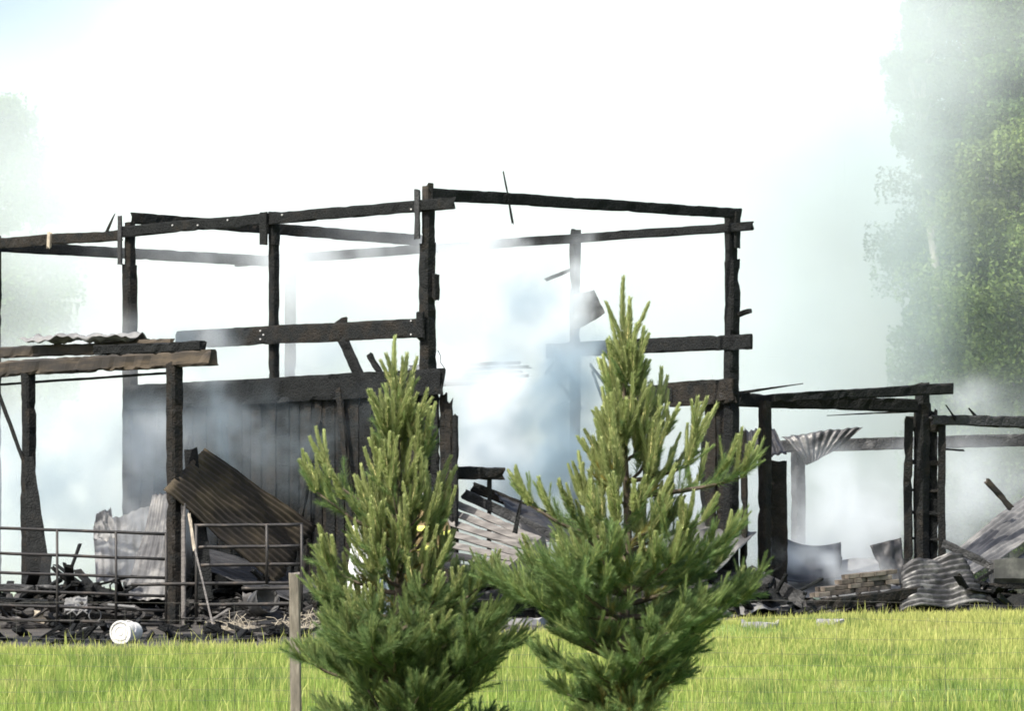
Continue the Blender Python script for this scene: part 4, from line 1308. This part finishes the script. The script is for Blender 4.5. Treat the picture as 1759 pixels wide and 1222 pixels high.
# ------------------------------------------------------------------ trees behind
def broad_tree(label, x, y, h, crown_r, crown_lo, seed, c0, c1, clumps=120, leaves=680, leaf=0.055, bark='pale_bark', trunk_r=0.2, name='broadleaf_tree', squash=1.0):
    r = random.Random(seed)
    nr = np.random.default_rng(seed)
    base = Vector((x, y, gz(x, y)))
    t = thing(name, label, 'tree', base)
    pts = [base + Vector((0.25 * math.sin(i * 0.7 + seed), 0.2 * math.cos(i * 0.9 + seed), h * 0.92 * i / 10 - 0.2)) for i in range(11)]
    MB().tube(pts, [trunk_r * (1 - 0.085 * i) + 0.02 for i in range(11)], 8).build('trunk', M[bark], t, smooth=True)
    cen = []
    for k in range(clumps):
        q = r.random()
        z = crown_lo + (h - crown_lo) * q
        rr = crown_r * (math.sin(math.pi * min(1, 0.12 + 0.86 * q)) ** 0.7) * math.sqrt(r.random()) * (1 + 0.25 * math.sin(5 * q + seed))
        a = r.uniform(0, 6.28)
        cen.append(Vector((rr * math.cos(a), rr * math.sin(a) * squash, z)))
    for k in range(16):
        c = cen[r.randrange(len(cen))]
        i = max(2, min(9, int((c.z - 0.15 * crown_r) / (h * 0.092))))
        p0 = pts[i]
        p1 = base + c
        MB().tube([p0, p0.lerp(p1, 0.5) + Vector((0, 0, 0.25)), p1], [trunk_r * 0.32, trunk_r * 0.2, 0.02], 5).build('limb', M[bark], t, smooth=True)
    V_, C_ = [], []
    for c in cen:
        n = int(leaves * r.uniform(0.6, 1.3))
        s = crown_r * r.uniform(0.10, 0.23)
        p = np.clip(nr.normal(0, 1, (n, 3)), -1.7, 1.7) * np.array([s, s, s * 0.62]) + np.array(c)
        nv = nr.normal(0, 1, (n, 3)) + np.array([0, 0, 0.6])
        nv /= np.linalg.norm(nv, axis=1)[:, None]
        a = np.cross(nv, nr.normal(0, 1, (n, 3)))
        a /= np.linalg.norm(a, axis=1)[:, None]
        b = np.cross(nv, a)
        L = leaf * nr.uniform(0.6, 1.2, (n, 1))
        V_.append(np.stack([p - a * L * .9, p + a * L * .6 + b * L * .7, p + a * L - b * L * 0.6], 1))
        m = nr.random((n, 1))
        tone = r.choice([0.55, 0.8, 1.0, 1.25, 1.5])
        C_.append(np.repeat(((np.array(c0) * (1 - m) + np.array(c1) * m) * tone)[:, None, :], 3, 1))
    v = np.concatenate(V_).reshape(-1, 3)
    c = np.concatenate(C_).reshape(-1, 3)
    q = np.arange(len(v)).reshape(-1, 3)
    me = np_mesh('crown', v, q, None, c)
    o = link('crown', me, M['leaf'], t)
    o['kind'] = 'stuff'
    return t


G0, G1 = (0.050, 0.090, 0.028), (0.088, 0.140, 0.042)
Y0, Y1 = (0.080, 0.118, 0.034), (0.125, 0.165, 0.052)
D0, D1 = (0.028, 0.056, 0.024), (0.052, 0.092, 0.036)
S = lambda px, d: (px - CX) * d / F
broad_tree('dark bushy tree filling the gap low at the right edge', S(1745, 107), 107, 6.8, 1.7, 0.3, 51, D0, G1)
broad_tree('dark tree standing deep behind the yellow-green one', S(1735, 120), 120, 11.5, 1.9, 2.0, 52, D0, D1)
broad_tree('yellow-green leafy tree nearest at the right edge', S(1770, 104), 104, 8.9, 2.1, 1.2, 41, Y0, Y1, clumps=150)
broad_tree('dark leafy tree behind the yellow-green one at right', S(1722, 109), 109, 9.6, 1.4, 0.6, 42, G0, G1)
broad_tree('tall thin-crowned tree with bare pale trunk at upper right, leftmost of the right wood', S(1605, 113), 113, 13.4, 0.85, 8.4, 43, D0, D1, clumps=80, trunk_r=0.13)
broad_tree('tall dark tree rising highest at the upper right', S(1690, 116), 116, 14.5, 1.8, 5.0, 44, D0, D1, clumps=120)
broad_tree('tall tree at the upper right corner cut by the frame', S(1775, 113), 113, 14.0, 2.2, 5.5, 45, D0, G1, clumps=120)
broad_tree('leafy tree low behind the right lean-to beam, half lost in smoke', S(1690, 106), 106, 6.0, 1.4, 0.4, 46, G0, G1)
broad_tree('leafy tree hidden deep in the smoke at right', S(1640, 118), 118, 8.5, 1.3, 1.0, 47, D0, G1)
broad_tree('smoke-veiled leafy tree at the left edge', S(-10, 106), 106, 9.6, 1.5, 2.5, 48, D0, G1)
broad_tree('lower smoke-veiled tree at the left edge below the tall one', S(-35, 102), 102, 6.6, 1.3, 0.8, 49, D0, G1)

# ------------------------------------------------------------------ smoke
def smoke_mat(name, dens, color=(0.97, 0.975, 0.98), aniso=0.25):
    m = bpy.data.materials.new(name)
    m.use_nodes = True
    nt = m.node_tree
    nt.nodes.clear()
    out = nt.nodes.new('ShaderNodeOutputMaterial')
    pv = nt.nodes.new('ShaderNodeVolumePrincipled')
    pv.inputs['Color'].default_value = (*color, 1)
    pv.inputs['Density'].default_value = dens
    pv.inputs['Anisotropy'].default_value = aniso
    pv.inputs['Density Attribute'].default_value = 'density'
    nt.links.new(pv.outputs[0], out.inputs['Volume'])
    return m


def smoke(name, label, lo, hi, voxel, blobs, mat, nscale, warp, lo_n, hi_n):
    """A volume of smoke: the sum of soft puffs (centre, radii, density), torn up by noise, sampled into voxels."""
    ng = bpy.data.node_groups.new(name, 'GeometryNodeTree')
    ng.interface.new_socket('Geometry', in_out='INPUT', socket_type='NodeSocketGeometry')
    ng.interface.new_socket('Geometry', in_out='OUTPUT', socket_type='NodeSocketGeometry')
    N, Lk = ng.nodes, ng.links
    out = N.new('NodeGroupOutput')
    pos = N.new('GeometryNodeInputPosition')
    nz = N.new('ShaderNodeTexNoise')
    nz.inputs['Scale'].default_value = nscale * 0.8
    nz.inputs['Detail'].default_value = 5
    nz.inputs['Roughness'].default_value = 0.6
    Lk.new(pos.outputs[0], nz.inputs['Vector'])
    sub = N.new('ShaderNodeVectorMath')
    sub.operation = 'SUBTRACT'
    sub.inputs[1].default_value = (0.5, 0.5, 0.5)
    Lk.new(nz.outputs['Color'], sub.inputs[0])
    scl = N.new('ShaderNodeVectorMath')
    scl.operation = 'MULTIPLY_ADD'
    scl.inputs[1].default_value = (warp * 2, warp * 2, warp * 2)
    Lk.new(sub.outputs[0], scl.inputs[0])
    Lk.new(pos.outputs[0], scl.inputs[2])
    wp = scl.outputs[0]
    total = None
    for (c, r3, dn) in blobs:
        a = N.new('ShaderNodeVectorMath')
        a.operation = 'MULTIPLY_ADD'
        inv = (1 / r3[0], 1 / r3[1], 1 / r3[2])
        a.inputs[1].default_value = inv
        a.inputs[2].default_value = (-c[0] * inv[0], -c[1] * inv[1], -c[2] * inv[2])
        Lk.new(wp, a.inputs[0])
        le = N.new('ShaderNodeVectorMath')
        le.operation = 'LENGTH'
        Lk.new(a.outputs[0], le.inputs[0])
        mr = N.new('ShaderNodeMapRange')
        mr.interpolation_type = 'SMOOTHSTEP'
        mr.inputs['From Min'].default_value = 1.0
        mr.inputs['From Max'].default_value = 0.15
        mr.inputs['To Min'].default_value = 0.0
        mr.inputs['To Max'].default_value = dn
        Lk.new(le.outputs['Value'], mr.inputs['Value'])
        if total is None:
            total = mr.outputs['Result']
        else:
            ad = N.new('ShaderNodeMath')
            Lk.new(total, ad.inputs[0])
            Lk.new(mr.outputs['Result'], ad.inputs[1])
            total = ad.outputs[0]
    n2 = N.new('ShaderNodeTexNoise')
    n2.inputs['Scale'].default_value = nscale
    n2.inputs['Detail'].default_value = 7
    n2.inputs['Roughness'].default_value = 0.66
    Lk.new(wp, n2.inputs['Vector'])
    m2 = N.new('ShaderNodeMapRange')
    m2.inputs['From Min'].default_value = lo_n
    m2.inputs['From Max'].default_value = hi_n
    m2.inputs['To Min'].default_value = 0.0
    m2.inputs['To Max'].default_value = 1.0
    Lk.new(n2.outputs[0], m2.inputs['Value'])
    mu = N.new('ShaderNodeMath')
    mu.operation = 'MULTIPLY'
    Lk.new(total, mu.inputs[0])
    Lk.new(m2.outputs['Result'], mu.inputs[1])
    vc = N.new('GeometryNodeVolumeCube')
    Lk.new(mu.outputs[0], vc.inputs['Density'])
    vc.inputs['Min'].default_value = lo
    vc.inputs['Max'].default_value = hi
    for ax_, k in (('Resolution X', 0), ('Resolution Y', 1), ('Resolution Z', 2)):
        vc.inputs[ax_].default_value = max(8, int((hi[k] - lo[k]) / voxel))
    sm = N.new('GeometryNodeSetMaterial')
    sm.inputs['Material'].default_value = mat
    Lk.new(vc.outputs[0], sm.inputs['Geometry'])
    Lk.new(sm.outputs[0], out.inputs[0])
    me = bpy.data.meshes.new(name)
    me.from_pydata([lo, hi], [], [])
    me.materials.append(mat)
    o = link(name, me)
    md = o.modifiers.new('smoke', 'NODES')
    md.node_group = ng
    o['kind'] = 'stuff'
    o['label'] = label
    return o


def blob(px, py, d, rx, ry, rd, dn):
    p = P(px, py, d)
    s = d / F
    return (tuple(p), (rx * s, rd, ry * s), dn)


near = [
    # billow through the middle of the frame
    blob(870, 800, 79.8, 120, 170, 1.6, 1.0),
    blob(872, 775, 78.0, 85, 95, 0.7, 3.5),
    blob(845, 690, 79.0, 80, 90, 0.7, 2.2),
    blob(925, 580, 79.6, 100, 90, 0.7, 2.0),
    blob(935, 640, 80.6, 110, 150, 1.4, 0.8),
    blob(890, 530, 81.5, 150, 120, 2.0, 0.7),
    blob(985, 730, 79.9, 90, 120, 1.2, 0.7),
    blob(830, 690, 80.5, 80, 120, 1.5, 0.7),
    # haze inside the left half
    blob(400, 770, 77.6, 200, 150, 1.2, 0.20),
    blob(260, 820, 77.6, 150, 170, 1.2, 0.28),
    blob(60, 850, 81.5, 260, 260, 2.6, 0.30),
    blob(770, 645, 81.8, 70, 55, 1.0, 3.0),
    blob(360, 590, 77.5, 100, 55, 1.2, 0.9),
    blob(150, 600, 78.0, 240, 90, 1.8, 0.40),
    blob(560, 625, 80.5, 200, 90, 1.4, 0.5),
    blob(230, 940, 75.6, 150, 90, 1.2, 0.28),
    blob(540, 850, 77.6, 150, 110, 1.0, 0.20),
    # rear rails washed out
    blob(600, 440, 84.0, 330, 110, 2.4, 0.60),
    blob(250, 450, 85.0, 330, 110, 2.2, 0.30),
    blob(860, 425, 82.0, 190, 75, 1.2, 2.2),
    blob(985, 500, 80.5, 60, 160, 0.7, 2.8),
    # right lean-to
    blob(1430, 890, 83.2, 170, 150, 1.6, 1.1),
    blob(1370, 962, 80.4, 120, 50, 0.8, 2.6),
    blob(1470, 965, 80.5, 80, 60, 0.7, 3.0),
    blob(1510, 900, 81.9, 60, 80, 0.6, 1.4),
    blob(1225, 1020, 77.6, 60, 40, 0.6, 1.6),
    blob(500, 500, 85.4, 110, 190, 1.4, 1.1),
    blob(245, 790, 76.3, 90, 150, 0.6, 1.5),
    blob(1650, 850, 84.0, 170, 150, 1.8, 0.6),
    blob(1290, 850, 82.5, 60, 140, 1.4, 0.9),
    blob(1150, 850, 81.5, 150, 160, 1.8, 1.1),
    blob(1670, 690, 83.5, 70, 50, 1.3, 0.8),
]
smoke('smoke', 'white and blue-grey smoke drifting through the burnt frame', (-9.0, 73.6, -0.55), (9.0, 88.0, 7.0), 0.10, near,
      smoke_mat('smoke_near', 1.0, (0.93, 0.965, 0.975)), 1.05, 0.9, 0.43, 0.56)
back = [
    blob(850, 500, 96.0, 780, 900, 5.0, 0.65),
    blob(500, 300, 96.0, 620, 800, 5.0, 0.40),
    blob(1180, 300, 97.0, 480, 900, 5.0, 0.55),
    blob(1280, 720, 96.0, 380, 460, 5.0, 0.60),
    blob(120, 860, 96.0, 500, 400, 5.0, 0.45),
    blob(20, 350, 97.0, 340, 400, 4.0, 0.25),
    blob(1600, 800, 96.0, 240, 200, 4.0, 0.30),
    blob(1540, 160, 97.0, 250, 420, 4.0, 0.42),
    blob(1750, 40, 98.0, 300, 200, 3.5, 0.16),
    blob(1740, 450, 99.0, 320, 560, 2.5, 0.11),
    blob(1550, 430, 98.5, 130, 360, 3.0, 0.40),
]
smoke('smoke', 'great bank of white smoke rising behind the burnt barn', (-17.0, 90.0, -0.5), (15.0, 102.5, 17.0), 0.28, back,
      smoke_mat('smoke_bank', 1.0, (0.93, 0.978, 0.975)), 0.22, 1.6, 0.28, 0.62)

grey = [  # denser smoke; the shaded sides of the billows are put into its blue-grey colour
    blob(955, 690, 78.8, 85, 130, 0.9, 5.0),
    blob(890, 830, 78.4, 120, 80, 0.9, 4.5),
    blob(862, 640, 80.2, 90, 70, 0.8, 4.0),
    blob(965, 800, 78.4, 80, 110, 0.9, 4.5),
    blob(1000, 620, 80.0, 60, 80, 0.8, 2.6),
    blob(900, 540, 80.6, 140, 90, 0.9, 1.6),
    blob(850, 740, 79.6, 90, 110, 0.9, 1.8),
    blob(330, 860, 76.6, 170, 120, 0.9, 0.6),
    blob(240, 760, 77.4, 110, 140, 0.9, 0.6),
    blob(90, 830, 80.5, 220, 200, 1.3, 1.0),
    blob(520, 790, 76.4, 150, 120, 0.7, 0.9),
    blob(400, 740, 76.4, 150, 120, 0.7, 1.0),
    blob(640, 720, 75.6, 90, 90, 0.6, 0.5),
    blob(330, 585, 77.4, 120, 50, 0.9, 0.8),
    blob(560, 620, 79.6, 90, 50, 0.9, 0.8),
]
smoke('smoke', 'dense smoke with shade in its blue-grey colour curling low in the middle of the burnt frame', (-9.2, 75.0, -0.4), (2.6, 82.4, 5.4), 0.085, grey,
      smoke_mat('smoke_shade', 1.0, (0.46, 0.56, 0.62)), 1.25, 0.95, 0.44, 0.56)
